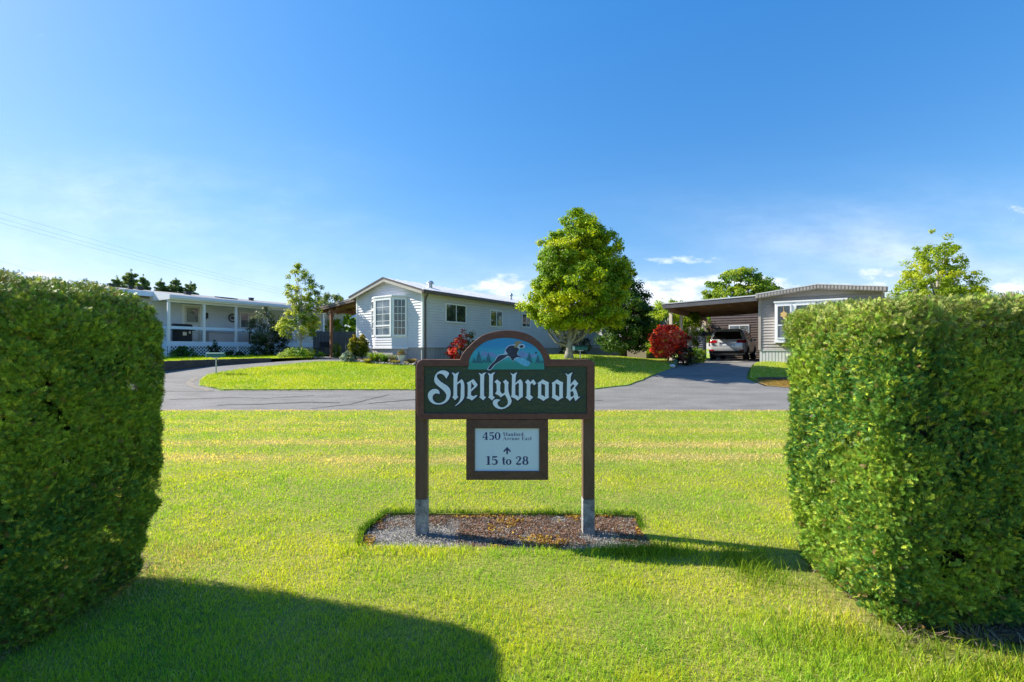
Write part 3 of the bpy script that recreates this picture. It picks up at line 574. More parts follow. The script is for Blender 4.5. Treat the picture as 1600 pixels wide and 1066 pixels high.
# roof
def r2(x): return 4.12+(-x)*.135
rf = MB(); rf.prism([(x, r2(x)+b) for x, b in ((.30,0),(-3.6,0),(-3.6,.06),(.30,.06))], .02, L1+.2, 'y'); p2(rf, 'porch_roof', 'shingle')
rf = MB(); rf.prism([(x, r2(x)+b) for x, b in ((-1.35,0),(-3.6,0),(-3.6,.06),(-1.35,.06))], L0-.2, .015, 'y'); p2(rf, 'roof', 'shingle')
rf = MB(); rf.prism([(x, 2*r2(-3.6)-r2(x)+b+0) if False else (x, r2(-7.2-x)+b) for x, b in ((-3.6,0),(-5.9,0),(-5.9,.06),(-3.6,.06))], L0-.2, L1+.2, 'y'); p2(rf, 'roof', 'shingle')
f = MB(); f.box(.302, .34, .0, L1+.2, r2(.3)-.17, r2(.3)+.065); p2(f, 'porch_fascia', 'trimw')
f = MB(); f.box(.342, .43, -.02, L1+.2, r2(.3)-.10, r2(.3)+.03); p2(f, 'gutter', 'bluegrey')
f = MB(); f.box(-1.348, -1.31, L0-.2, -.02, r2(-1.35)-.18, r2(-1.35)+.065); p2(f, 'eave_fascia', 'deckblue')
f = MB(); f.prism([(.34, r2(.3)-.17),(-1.6, r2(.3)-.17),(-1.9, r2(-1.9)+.0),(-1.5, r2(-1.5)+.065),(.34, r2(.34)+.065)], -.04, -.002, 'y'); p2(f, 'porch_end_board', 'trimw')
f = MB(); f.box(-1.8, .30, .0, L1, r2(.3)-.06, r2(.3)-.03); p2(f, 'porch_ceiling', 'trimw')
f = MB(); f.box(-.05, .09, .0, 9.0, r2(.3)-.28, r2(.3)-.062); p2(f, 'porch_beam', 'trimw')
zt = r2(.3)-.281
for t in (.06, 1.66, 3.28, 5.1, 7.0, 8.9):
    p2(MB().box(-.045, .065, t-.055, t+.055, 1.87, zt), 'porch_post', 'trimw', bevel=.006)
p2(MB().box(-1.8, .02, .0, 9.0, 1.80, 1.86), 'deck', 'dwood')
f = MB(); f.box(.022, .06, -.03, 9.0, 1.62, 1.868); f.box(-1.8, .02, -.04, -.002, 1.62, 1.868); p2(f, 'deck_fascia', 'deckblue')
for t0, t1 in ((.12,1.6),(1.72,3.22),(3.34,5.04),(5.16,6.94)):
    p2(MB().box(-.02, .05, t0, t1, 2.48, 2.62), 'porch_rail', 'deckblue')
f = MB(); f.box(-1.8, -.05, -.02, .04, 2.48, 2.60)
for i in range(9): x = -1.72+i*.2; f.box(x, x+.04, -.01, .03, 1.88, 2.48)
p2(f, 'end_rail', 'deckblue')
# lattice
lt = MB(); dz = .57; z0, z1 = 1.04, 1.618; step = .165; k = -6
y = -.6
while y < 9.0:
    for sg, xo in ((1, .034), (-1, .044)):
        y0, y1 = (y, y+dz) if sg > 0 else (y+dz, y); hw = .027
        a, b = y0, y1; A, B = max(min(a, 9), 0), max(min(b, 9), 0)
        if abs(b-a) < 1e-6 or A == B: continue
        za = z0+(A-a)/(b-a)*(z1-z0); zb2 = z0+(B-a)/(b-a)*(z1-z0)
        lt.prism([(A-hw, za), (A+hw, za), (B+hw, zb2), (B-hw, zb2)], xo-.004, xo+.004, 'x')
    y += step
p2(lt, 'lattice_skirt', 'lattice')
p2(MB().box(-.3, -.2, .1, 9, 1.0, 1.61), 'skirt_shade_sheet', 'dark')  # dark sheet added behind the lattice to stand for shade under the deck
p2(MB().box(-1.8, .03, -.03, -.005, 1.0, 1.618), 'end_skirt', 'deckblue')
for t in (0.02, 3.3, 6.6): p2(MB().box(.046, .075, t, t+.09, 1.0, 1.62), 'skirt_post', 'lattice')
window_y(H2, zl_, -1.78, -1.7, .02, 2.55, 3.62, 1, 'trimw', 'curtain', True, 'glassb')
window_y(H2, zl_, -1.78, 4.48, 5.5, 2.72, 3.68, 1, 'trimw', 'glassb', True, 'curtain')
d = MB(); 
for a in ((1.43,1.55,1.87,3.90),(2.33,2.45,1.87,3.90),(1.55,2.33,3.80,3.90)): d.box(-1.80, -1.74, a[0], a[1], a[2], a[3])
dr = p2(d, 'door', 'trimw'); p2(MB().box(-1.81, -1.765, 1.55, 2.33, 1.87, 3.80), 'door_leaf', 'door', dr)
p2(MB().box(-1.764, -1.755, 1.66, 2.22, 2.95, 3.70), 'pane', 'curtain', dr); p2(MB().ball((-1.74, 2.27, 2.78), .03), 'handle', 'chrome', dr)
for pz in ((1.98,2.35),(2.42,2.80)): p2(MB().box(-1.764, -1.757, 1.70, 1.92, *pz).box(-1.764, -1.757, 1.98, 2.20, *pz), 'door_panel', 'trimw', dr)
def shift(mb, root): return mb
for (x, y, s) in ((-2.9,-1.2,.12),(-2.4,-.6,.08),(-2.7,-.1,.12),(-2.2,1.9,.13),(-2.0,5.3,.10)):
    z = r2(x)+.06; p2(MB().box(x-s, x+s, y-s, y+s, z-.03, z+.13).box(x-s*1.2, x+s*1.2, y-s*1.2, y+s*1.2, z+.13, z+.17), 'roof_vent', 'blackmet')
p2(MB().prism([(-1.3, r2(-1.3)+.062),(-2.0, r2(-2.0)+.062),(-2.0, r2(-2.0)+.12),(-1.3, r2(-1.3)+.12)], 3.2, 4.1, 'y'), 'skylight', 'blackmet')
def world_of(root, x, y): a = root.rotation_euler.z; return (root.location.x+x*math.cos(a)-y*math.sin(a), root.location.y+x*math.sin(a)+y*math.cos(a))
# porch things
gx_, gy_ = world_of(H2, -.65, .95); G = empty('barbecue', (gx_, gy_, 1.86), R(-30), label='black covered barbecue standing on the porch in front of the cream door', cat='barbecue')
MB().box(-.22,.22,-.36,.36,.0,.62).build('cart', 'blackmat', G, bevel=.02); MB().prism([(-.26,.64),(.24,.64),(.24,.72),(.12,.90),(-.14,.93),(-.26,.80)], -.40, .40, 'y').build('lid', 'blackmet', G, bevel=.02)
MB().box(-.25,.25,-.50,-.365,.58,.62).build('side_shelf', 'blackmet', G); MB().box(-.25,.25,.365,.50,.58,.62).build('side_shelf', 'blackmet', G)
MB().box(.222,.23,-.08,.10,.32,.50).build('front_patch', 'galv', G); MB().box(.222,.23,.20,.29,.42,.54).build('front_patch', 'galv', G)
for sy in (-.3,.3): MB().tube([(.12,sy-.02,.06),(.12,sy+.02,.06)], .055, 12).build('wheel', 'tyre', G)
bx_, by_ = world_of(H2, -1.2, 3.1); B = empty('storage_box', (bx_, by_, 1.86), R(-30), label='tan deck storage box against the porch wall between two white posts', cat='storage box')
MB().box(-.32,.32,-.75,.75,0,.50).build('bin', 'tan', B, bevel=.02); MB().box(-.35,.35,-.78,.78,.51,.58).build('lid', 'tan', B, bevel=.02)
tx_, ty_ = world_of(H2, -.9, 5.6); TB = empty('patio_table', (tx_, ty_, 1.86), R(-30), label='dark patio table with rails at the right end of the porch', cat='table')
MB().box(-.4,.4,-.9,.9,.68,.72).build('table_top', 'blackmet', TB)
for sx in (-.35,.35):
    for sy in (-.85,-.3,.3,.85): MB().box(sx-.02,sx+.02,sy-.02,sy+.02,0,.68).build('leg', 'blackmet', TB)
MB().box(.33,.37,-.85,.85,.45,.49).build('rail', 'blackmet', TB)
ox_, oy_ = world_of(H2, -1.78, 4.07); orn = MB()
for i in range(24):
    a = 2*math.pi*i/24; orn.tube([(0,.17*math.cos(a),.17*math.sin(a)),(0.02,.27*math.cos(a+.15),.27*math.sin(a+.15))], [.03,.012], 5)
orn.tube([(0,0,0),(.03,0,0)], .10, 14)
o = orn.build('wall_wreath', 'blackmet', None, label='round dark wreath hung on the porch wall beside the window', cat='wreath'); o.location = (ox_, oy_, 3.3); o.rotation_euler.z = R(-30)
ox_, oy_ = world_of(H2, -1.78, 2.62); o = MB().box(0,.05,-.05,.05,0,.06).box(.02,.14,-.06,.06,.06,.28).prism([(.0,.28),(.16,.28),(.08,.36)], -.07,.07,'y').build('wall_lantern', 'blackmet', None, label='small black wall lantern to the right of the cream porch door', cat='lantern'); o.location = (ox_, oy_, 3.15); o.rotation_euler.z = R(-30)

# ---------------------------------------------------------------- right home
zr = .80; H3 = empty('mobile_home', (11.1, 20.4, zr), ANG, label='taupe manufactured home with white box bay window behind the right hedge', cat='house')
def p3(mb, name, m, parent=None, **k): return part(mb, name, m, parent or H3, zr, **k)
WR, LR, ZS3, ZW3 = 4.3, 15, 1.44, 3.72
core = MB().prism([(0.0,ZS3),(WR,ZS3),(WR,ZW3),(WR/2,ZW3+.25),(0,ZW3)], .02, LR, 'y'); p3(core, 'wall_core', 'taupe')
w = MB(); lap_x(w, .05, WR-.05, .02, ZS3+.02, ZW3, -1, .125); p3(w, 'front_wall', 'taupe')
w = MB(); lap_y(w, .06, LR, 0, ZS3, ZW3, -1, .125); p3(w, 'side_wall', 'taupe')
for x_ in (0, WR): p3(MB().box(x_-.05,x_+.05,-.04,.08,ZS3,ZW3), 'corner_trim', 'taupe2')
s = MB().box(.02, WR-.02, .04, LR, .70, ZS3-.002); ribs_x(s, .0, WR, .04, .70, ZS3-.03, -1, .125); s.box(-.01, WR, -.0, -.012+.0, ZS3-.03, ZS3+.018); p3(s, 'skirting', 'palskirt')
def z3(x): return ZW3+.20+.28*(1-abs(x-WR/2)/(WR/2+.2))
pr = [(-.12, z3(-.12)), (WR/2, z3(WR/2)), (WR+.12, z3(WR+.12))]
rf = MB().prism([*pr, (WR+.12, pr[2][1]-.04), (WR/2, pr[1][1]-.04), (-.12, pr[0][1]-.04)], -.42, LR+.1, 'y'); p3(rf, 'roof', 'roofw')
fb = MB(); n = 38
for i in range(n):
    xa = -.10+i*(WR+.2)/n; xb = xa+(WR+.2)/n*.62; zm = z3((xa+xb)/2)-.042
    fb.prism([(xa, z3(xa)-.042), (xb, z3(xb)-.042), (xb, z3(xb)-.19), (xa, z3(xa)-.19)], -.412, -.392, 'y')
fb.prism([*(lambda a: [(x, z-.042) for x, z in a])(pr), (pr[2][0], pr[2][1]-.19), (pr[1][0], pr[1][1]-.19), (pr[0][0], pr[0][1]-.19)], -.391, -.37, 'y')
p3(fb, 'ribbed_fascia', 'taupe2')
p3(MB().prism([*(lambda a: [(x, z-.192) for x, z in a])(pr), (pr[2][0], pr[2][1]-.21), (pr[1][0], pr[1][1]-.21), (pr[0][0], pr[0][1]-.21)], -.40, -.01, 'y'), 'soffit', 'taupe2')
p3(MB().prism([(0,ZW3),(WR,ZW3),(WR,z3(WR)-.212),(WR/2,z3(WR/2)-.212),(0,z3(0)-.212)], -.0, .02, 'y'), 'gable_panel', 'taupe')
# box bay
X0, X1, D = .62, 3.12, -.42
by = MB().box(X0, X1, D, 0.0, 1.84, 3.48); bay3 = p3(by, 'bay_window', 'trimw')
p3(MB().box(X0-.04, X1+.04, D-.04, 0, 3.482, 3.54), 'bay_top', 'trimw', bay3); p3(MB().box(X0-.03, X1+.03, D-.03, 0, 1.76, 1.838), 'bay_sill', 'trimw', bay3)
def lite3(a, b, z0, z1, rail=None, gl='glass'):
    t = .055; f = MB().box(a,b,D-.04,D-.002,z1-t,z1).box(a,b,D-.04,D-.002,z0,z0+t).box(a,a+t,D-.04,D-.002,z0+t,z1-t).box(b-t,b,D-.04,D-.002,z0+t,z1-t)
    if rail: f.box(a+t,b-t,D-.035,D-.002,rail,rail+.055)
    w = p3(f, 'window', 'trimw', bay3)
    if rail: p3(MB().box(a+t,b-t,D-.018,D-.003,rail+.055,z1-t), 'pane', gl, w); p3(MB().box(a+t,b-t,D-.014,D-.003,z0+t,rail), 'pane', 'glassb', w)
    else: p3(MB().box(a+t,b-t,D-.018,D-.003,z0+t,z1-t), 'pane', gl, w)
lite3(.68, 1.24, 1.92, 3.38, 2.48); lite3(1.36, 2.36, 1.92, 3.38); lite3(2.48, 3.06, 1.92, 3.38, 2.48)
orn = MB().prism([(0,.17),(.05,.10),(.13,.06),(.10,0),(.13,-.06),(.05,-.10),(0,-.19),(-.05,-.10),(-.13,-.06),(-.10,0),(-.13,.06),(-.05,.10)], -.006, .006, 'y').tube([(0,0,.17),(0,0,.34)], .006, 4)
o = orn.build('window_ornament', 'orn', None, label='amber star shaped ornament hanging in the upper pane of the white bay window', cat='ornament'); q = world_of(H3, .96, D-.03); o.location = (*q, 2.96); o.rotation_euler.z = ANG
window_y(H3, zr, -.03, 2.2, 4.2, 2.35, 3.45, -1, 'trimw', 'curtain', True, 'glassb'); window_y(H3, zr, -.03, 8.3, 10.2, 2.35, 3.45, -1, 'trimw', 'glassb', True, 'glassb')
# carport of the right home
CR = empty('carport', (11.1, 20.4, zr), ANG, label='flat roofed carport on cream posts sheltering the silver car', cat='carport')
def p4(mb, name, m, parent=None, **k): return part(mb, name, m, parent or CR, zr, **k)
def c3(x): return 3.70+x*.035
p4(MB().prism([(-4.25,c3(-4.25)+.14),(-.06,c3(0)+.14),(-.06,c3(0)+.19),(-4.25,c3(-4.25)+.19)], -.34, 8.3, 'y'), 'roof', 'roofw')
p4(MB().prism([(-4.22,c3(-4.22)-.07),(-.06,c3(0)-.07),(-.06,c3(0)+.138),(-4.22,c3(-4.22)+.138)], -.32, -.26, 'y'), 'fascia_board', 'fence')
p4(MB().box(-4.24,-4.20,-.255,8.3,c3(-4.2)-.05,c3(-4.2)+.139), 'fascia_board', 'fence')
p4(MB().prism([(-4.15,c3(-4.15)+.08),(-.06,c3(0)+.08),(-.06,c3(0)+.135),(-4.15,c3(-4.15)+.135)], -.25, 8.25, 'y'), 'plank_ceiling', 'ceil')
for i in range(9): p4(MB().prism([(-4.15,c3(-4.15)-.06),(-.06,c3(0)-.06),(-.06,c3(0)+.078),(-4.15,c3(-4.15)+.078)], .15+i*.95, .2+i*.95, 'y'), 'rafter', 'ceil')
p4(MB().box(-3.98,-3.86,-.2,8.2,c3(-4)-.26,c3(-4)-.062), 'beam', 'ceil')
for y in (.1, 2.1, 4.0, 4.9, 7.9): p4(MB().box(-3.99,-3.85,y-.07,y+.07,.78,c3(-4)-.262), 'post', 'woodlight', bevel=.006)
for i, t in enumerate((.15,)): p4(MB().box(-4.02,-3.82,t-.1,t+.1,.80,.95), 'post_foot', 'conc')
sh = empty('garden_shed', (*world_of(H3, -1.9, 9.6), zr), ANG, label='brown lap sided shed closing the back of the right carport', cat='shed')
w = MB().box(-2.0, 1.8, .0, 2.0, 0, 3.02); w.build('wall', 'brownwall', sh); w = MB(); lap_x(w, -2.0, 1.8, 0, 0, 3.0, -1, .16); w.build('front_wall', 'brownwall', sh)
f = MB().box(-.9,.3,-.05,-.028,1.35,2.25); f.build('window', 'trimw', sh); 
pn = MB().box(-.84,-.32,-.062,-.052,1.42,2.18).build('pane', 'glassb', sh); pn = MB().box(-.26,.24,-.062,-.052,1.42,2.18).build('pane', 'curtain', sh)
sf_ = empty('slat_screen', (*world_of(H3, -3.93, 4.4), zr), ANG, label='grey boarded screen fence along the left side of the right carport', cat='fence')
for i in range(11): MB().box(-.03,.0,-1.5,3.4,.02+i*.135,.14+i*.135).build('board', 'bluegrey', sf_)
for y in (-1.5, 1.0, 3.4): MB().box(-.09,-.031,y-.04,y+.04,0,1.55).build('post', 'bluegrey', sf_)

# ---------------------------------------------------------------- houses further back
zc = 1.08
H4 = empty('mobile_home', (8.27, 28.0, zc), ANG, label='beige gable ended home half hidden behind the maple and the dark evergreen', cat='house')
MB().prism([(-4.5,.5),(0,.5),(0,3.0),(-2.25,3.55),(-4.5,3.0)], .02, 5, 'y').build('wall_core', 'beige', H4)
w = MB(); lap_x(w, -4.5, 0, .02, .5, 3.0, -1, .14); w.build('front_wall', 'beige', H4); MB().box(-4.48,-.02,.04,4.9,-.3,.49).build('skirting', 'tanskirt', H4)
MB().prism([(-4.8,2.98),(-2.25,3.62),(.3,2.98),(.3,3.05),(-2.25,3.70),(-4.8,3.05)], -.3, 5.3, 'y').build('roof', 'shingle', H4)
w = MB().box(-3.0,-1.4,-.04,.0,1.3,2.3).build('window', 'trimw', H4); MB().box(-2.93,-1.47,-.055,-.042,1.37,2.23).build('pane', 'glass', w)
H5 = empty('house', (-20.5, 44, 1.1), R(-30), label='blue painted house with pale roof seen beyond the left carport', cat='house')
MB().box(-3,3,-4,6,-.2,2.9).build('wall', 'blueh', H5); MB().prism([(-3.4,2.85),(0,4.3),(3.4,2.85),(3.4,2.97),(0,4.42),(-3.4,2.97)], -4.4, 6.4, 'y').build('roof', 'blueroof', H5)
w = MB().box(3.0,3.05,-2,-.6,1.1,2.1).build('window', 'trimw', H5); MB().box(3.052,3.07,-1.92,-.68,1.18,2.02).build('pane', 'glass', w)
H6 = empty('house', (-13.2, 41.5, 1.1), R(-30), label='small house with light blue metal roof above the dark fence', cat='house')
MB().box(-1.6,1.6,-3,3,-.2,2.6).build('wall', 'bluegrey', H6); MB().prism([(-2.0,2.5),(0,3.7),(2.0,2.5),(2.0,2.6),(0,3.8),(-2.0,2.6)], -3.3, 3.3, 'y').build('roof', 'blueroof', H6)
FN = empty('board_fence', (-12.5, 28.6, 1.06), R(5), label='dark slate board fence behind the left carport', cat='fence')
for i in range(26): MB().box(i*.2, i*.2+.19, -.01, .012, 0, 1.52+.01*(i % 3)).build('board', 'fence', FN)
for z_ in (.3, 1.2): MB().box(0,5.2,.013,.06,z_,z_+.08).build('rail', 'fence', FN)
FN2 = empty('board_fence', (6.6, 33.5, 1.08), R(-5), label='pale low fence across the lawn behind the red leaved bush', cat='fence')
for i in range(30): MB().box(i*.2-5, i*.2-4.82, -.01, .012, 0, .7).build('board', 'stonew', FN2)
# ================================================================ SIGN
SY = 3.66; SP = SY/F
def sx(px): return (px-CX)*SP
def sz(py): return 1.5-(py-HY)*SP
SG = empty('entrance_sign', (sx(790), SY+.06, 0), 0, label='carved wooden entrance sign with arched top and blackletter name standing on two brown posts', cat='sign')
SX0, SY0 = sx(790), SY+.06
def sobj(o):      # builders write world x,z and y; bring into the sign's frame
    o.data.transform(Matrix.Translation((-SX0, -SY0, 0))); o.parent = SG; return o
def arc(pts): return pts
def rcorner(cx, cy, r, a0, a1, n=5): return [(cx+r*math.cos(R(a0+(a1-a0)*i/n)), cy+r*math.sin(R(a0+(a1-a0)*i/n))) for i in range(n+1)]
def crom(P, n=4, closed=False):
    out = []; m = len(P)
    for i in range(m if closed else m-1):
        p0 = P[(i-1) % m] if closed or i else P[0]; p1 = P[i]; p2_ = P[(i+1) % m]; p3_ = P[(i+2) % m] if closed or i+2 < m else P[-1]
        for k in range(n):
            t = k/n; out.append(tuple(.5*((2*p1[j])+(-p0[j]+p2_[j])*t+(2*p0[j]-5*p1[j]+4*p2_[j]-p3_[j])*t*t+(-p0[j]+3*p1[j]-3*p2_[j]+p3_[j])*t**3) for j in range(2)))
    if not closed: out.append(P[-1])
    return out
ARC = crom([(719,562),(723,553),(733,541.5),(746,530),(757,523.2),(775,518.2),(793,516.8),(811,518.6),(826,523.3),(838,531),(848,541),(856,552),(860,562)], 3)
OUT = rcorner(662,573,11,180,270) + ARC + rcorner(918,573,11,270,360) + rcorner(918,645,10,0,90) + rcorner(662,645,10,90,180)
LUN = crom([(731.5,577.5),(733.2,562),(739,550),(748,540.5),(760,533),(776,528.6),(793,527.6),(809,529.6),(825,534.6),(838,543),(846.5,554),(850.3,566),(850.5,577.5)], 3)
iA = [p for p in LUN if p[1] <= 571.5]
FLD = [(664,646.5),(662,644.5),(662,572),(iA[0][0],572)]+iA+[(iA[-1][0],572),(917.5,572),(917.5,644.5),(915.5,646.5)]
def curve_obj(name, loops, m, y, ext, off=0, dx=0, dz=0, bev=0, loc=True):
    cu = bpy.data.curves.new(name, 'CURVE'); cu.dimensions = '2D'; cu.fill_mode = 'BOTH'; cu.extrude = ext; cu.offset = off; cu.bevel_depth = bev; cu.bevel_resolution = 1
    for L in loops:
        s = cu.splines.new('POLY'); s.points.add(len(L)-1); s.use_cyclic_u = True
        for i, p in enumerate(L): s.points[i].co = (sx(p[0])+dx, sz(p[1])+dz, 0, 1)
    t = bpy.data.objects.new('tmp', cu); COL.objects.link(t); dg = bpy.context.evaluated_depsgraph_get(); me = bpy.data.meshes.new_from_object(t.evaluated_get(dg)); bpy.data.objects.remove(t)
    me.name = name; me.transform(Matrix.Translation((0, y, 0)) @ Matrix.Rotation(R(90), 4, 'X')); me.materials.clear(); me.materials.append(MT[m])
    for p in me.polygons: p.material_index = 0
    o = bpy.data.objects.new(name, me); COL.objects.link(o); return sobj(o)
curve_obj('board', [OUT], 'signbrown', SY+.030, .018, bev=.002)
curve_obj('border', [OUT, FLD], 'signbrown', SY+.004, .0075, off=-.0015, bev=.0035)
m = mat('green_field_paint', (.006,.036,.026), .45, (.035,.055,.020), 7, stretch=(1.5,1,10), lo=.3, hi=.7, bump=.3, bscale=16, fine=(60,.3))
t = m.node_tree; p = t.nodes['Principled BSDF']; old = p.inputs['Base Color'].links[0].from_socket     # worn, paler streaks of wear
n1 = ramp_noise(t, 5, 6, .7, stretch=(1,1,5)); rr = t.nodes.new('ShaderNodeValToRGB'); rr.color_ramp.elements[0].position = .62; rr.color_ramp.elements[1].position = .78; t.links.new(n1.outputs[0], rr.inputs[0])
mm = t.nodes.new('ShaderNodeMix'); mm.data_type = 'RGBA'; mm.inputs[7].default_value = (.10,.13,.09,1); t.links.new(rr.outputs[0], mm.inputs[0]); t.links.new(old, mm.inputs[6]); t.links.new(mm.outputs[2], p.inputs['Base Color']); MT['field'] = m
f = MB(); f.box(sx(660), sx(920), SY+.0085, SY+.0115, sz(648), sz(570)); o = sobj(f.build('field', 'field'))
# lunette painting
m = mat('painted_sky', (.02,.20,.42), .5); t = m.node_tree; p = t.nodes['Principled BSDF']; c_ = t.nodes.new('ShaderNodeTexCoord'); s_ = t.nodes.new('ShaderNodeSeparateXYZ'); t.links.new(c_.outputs['Object'], s_.inputs[0])
n1 = ramp_noise(t, 12, 5, .6, stretch=(1,1,9)); ma = t.nodes.new('ShaderNodeMath'); ma.operation = 'MULTIPLY_ADD'; ma.inputs[1].default_value = .05; t.links.new(n1.outputs[0], ma.inputs[0]); t.links.new(s_.outputs[2], ma.inputs[2])
mr = t.nodes.new('ShaderNodeMapRange'); mr.inputs[1].default_value = sz(577.5)+.025; mr.inputs[2].default_value = sz(528)+.025; t.links.new(ma.outputs[0], mr.inputs[0])
r = t.nodes.new('ShaderNodeValToRGB'); e = r.color_ramp.elements; e[0].position = 0; e[0].color = (.012,.25,.25,1); e[1].position = 1; e[1].color = (.015,.26,.58,1)
for ps, cc_ in ((.22,(.012,.27,.26,1)),(.30,(.02,.33,.42,1)),(.55,(.03,.36,.56,1)),(.75,(.012,.25,.55,1))): x = e.new(ps); x.color = cc_
t.links.new(mr.outputs[0], r.inputs[0]); t.links.new(r.outputs[0], p.inputs['Base Color']); MT['painting'] = m
pic = curve_obj('picture_panel', [LUN], 'painting', SY+.003, .004)
MT['pmount'] = mat('painted_lilac', (.16,.28,.60), .5, (.10,.24,.50), 30); MT['ptree'] = mat('painted_tree', (.006,.10,.17), .5, (.010,.16,.22), 60); MT['pbird'] = mat('painted_navy', (.004,.010,.035), .5, (.012,.03,.08), 40)
MT['pwhite'] = mat('painted_pale', (.42,.55,.75), .5); MT['pbrown'] = mat('painted_ochre', (.30,.18,.10), .5, (.25,.26,.12), 80); MT['psplash'] = mat('painted_water', (.05,.36,.66), .5, (.16,.50,.75), 60)
def z5(P): return [(725+x/11.43, 515+y/11.43) for x, y in P]     # traced on an enlargement of the painting
def pp(name, P, m, lay): o = curve_obj(name, [z5(P)], m, SY-.0016-.0005*lay, .0004); o.parent = pic; o.data.transform(Matrix.Translation((0,0,0))); return o
pp('mountain', [(300,480),(310,390),(370,380),(420,410),(480,400),(540,430),(620,470),(640,500),(420,500)], 'pmount', 0)
pp('mountain', [(960,470),(1000,400),(1040,370),(1100,410),(1160,440),(1230,430),(1290,450),(1300,500),(1000,510)], 'pmount', 0)
for cx_, b_, top_, w_ in ((265,600,380,90),(435,590,415,75),(1165,590,400,80),(1320,600,450,70),(180,590,500,55),(355,585,520,40),(1395,595,540,40)):
    P = [(cx_, top_)]; n = 5
    for i in range(1, n+1): f_ = i/n; P += [(cx_+w_*f_*.85, top_+(b_-top_)*f_), (cx_+w_*f_*.55, top_+(b_-top_)*f_-4)] if i < n else [(cx_+w_*.85, b_)]
    Q = [(2*cx_-x, y) for x, y in P[1:]][::-1]; pp('pine', P+Q, 'ptree', 1)
pp('splash', crom([(880,520),(950,490),(1040,500),(1120,545),(1180,590),(1150,650),(1080,650),(1000,610),(930,570)], 3, True), 'psplash', 2)
pp('bird_outline', crom([(728,380),(750,326),(802,282),(880,268),(940,258),(1000,262),(1058,262),(1092,300),(1070,332),(1020,338),(985,360),(962,440),(995,480),(1065,512),(1000,504),(900,530),(872,570),(808,496),(740,516),(640,578),(560,630),(478,724),(412,714),(458,640),(545,556),(575,496),(628,448),(712,430)], 3, True), 'pwhite', 3)
pp('bird', crom([(745,380),(765,335),(810,295),(880,285),(930,300),(960,330),(985,345),(960,400),(950,440),(985,475),(1050,505),(960,495),(900,520),(870,560),(820,490),(775,470),(735,500),(640,565),(560,615),(500,680),(470,712),(430,705),(480,630),(560,555),(590,500),(640,460),(740,450),(780,435)], 3, True), 'pbird', 4)
pp('bird_head', crom([(990,300),(1020,280),(1055,285),(1062,310),(1030,328),(1000,325)], 3, True), 'pbird', 5)
pp('bird_crest', crom([(890,240),(940,210),(1000,210),(1040,235),(1000,245),(960,300),(930,325),(900,320),(905,280),(930,258)], 3, True), 'pbrown', 5)
pp('small_bird', [(1265,415),(1285,400),(1315,405),(1295,425),(1275,432)], 'pbird', 3)
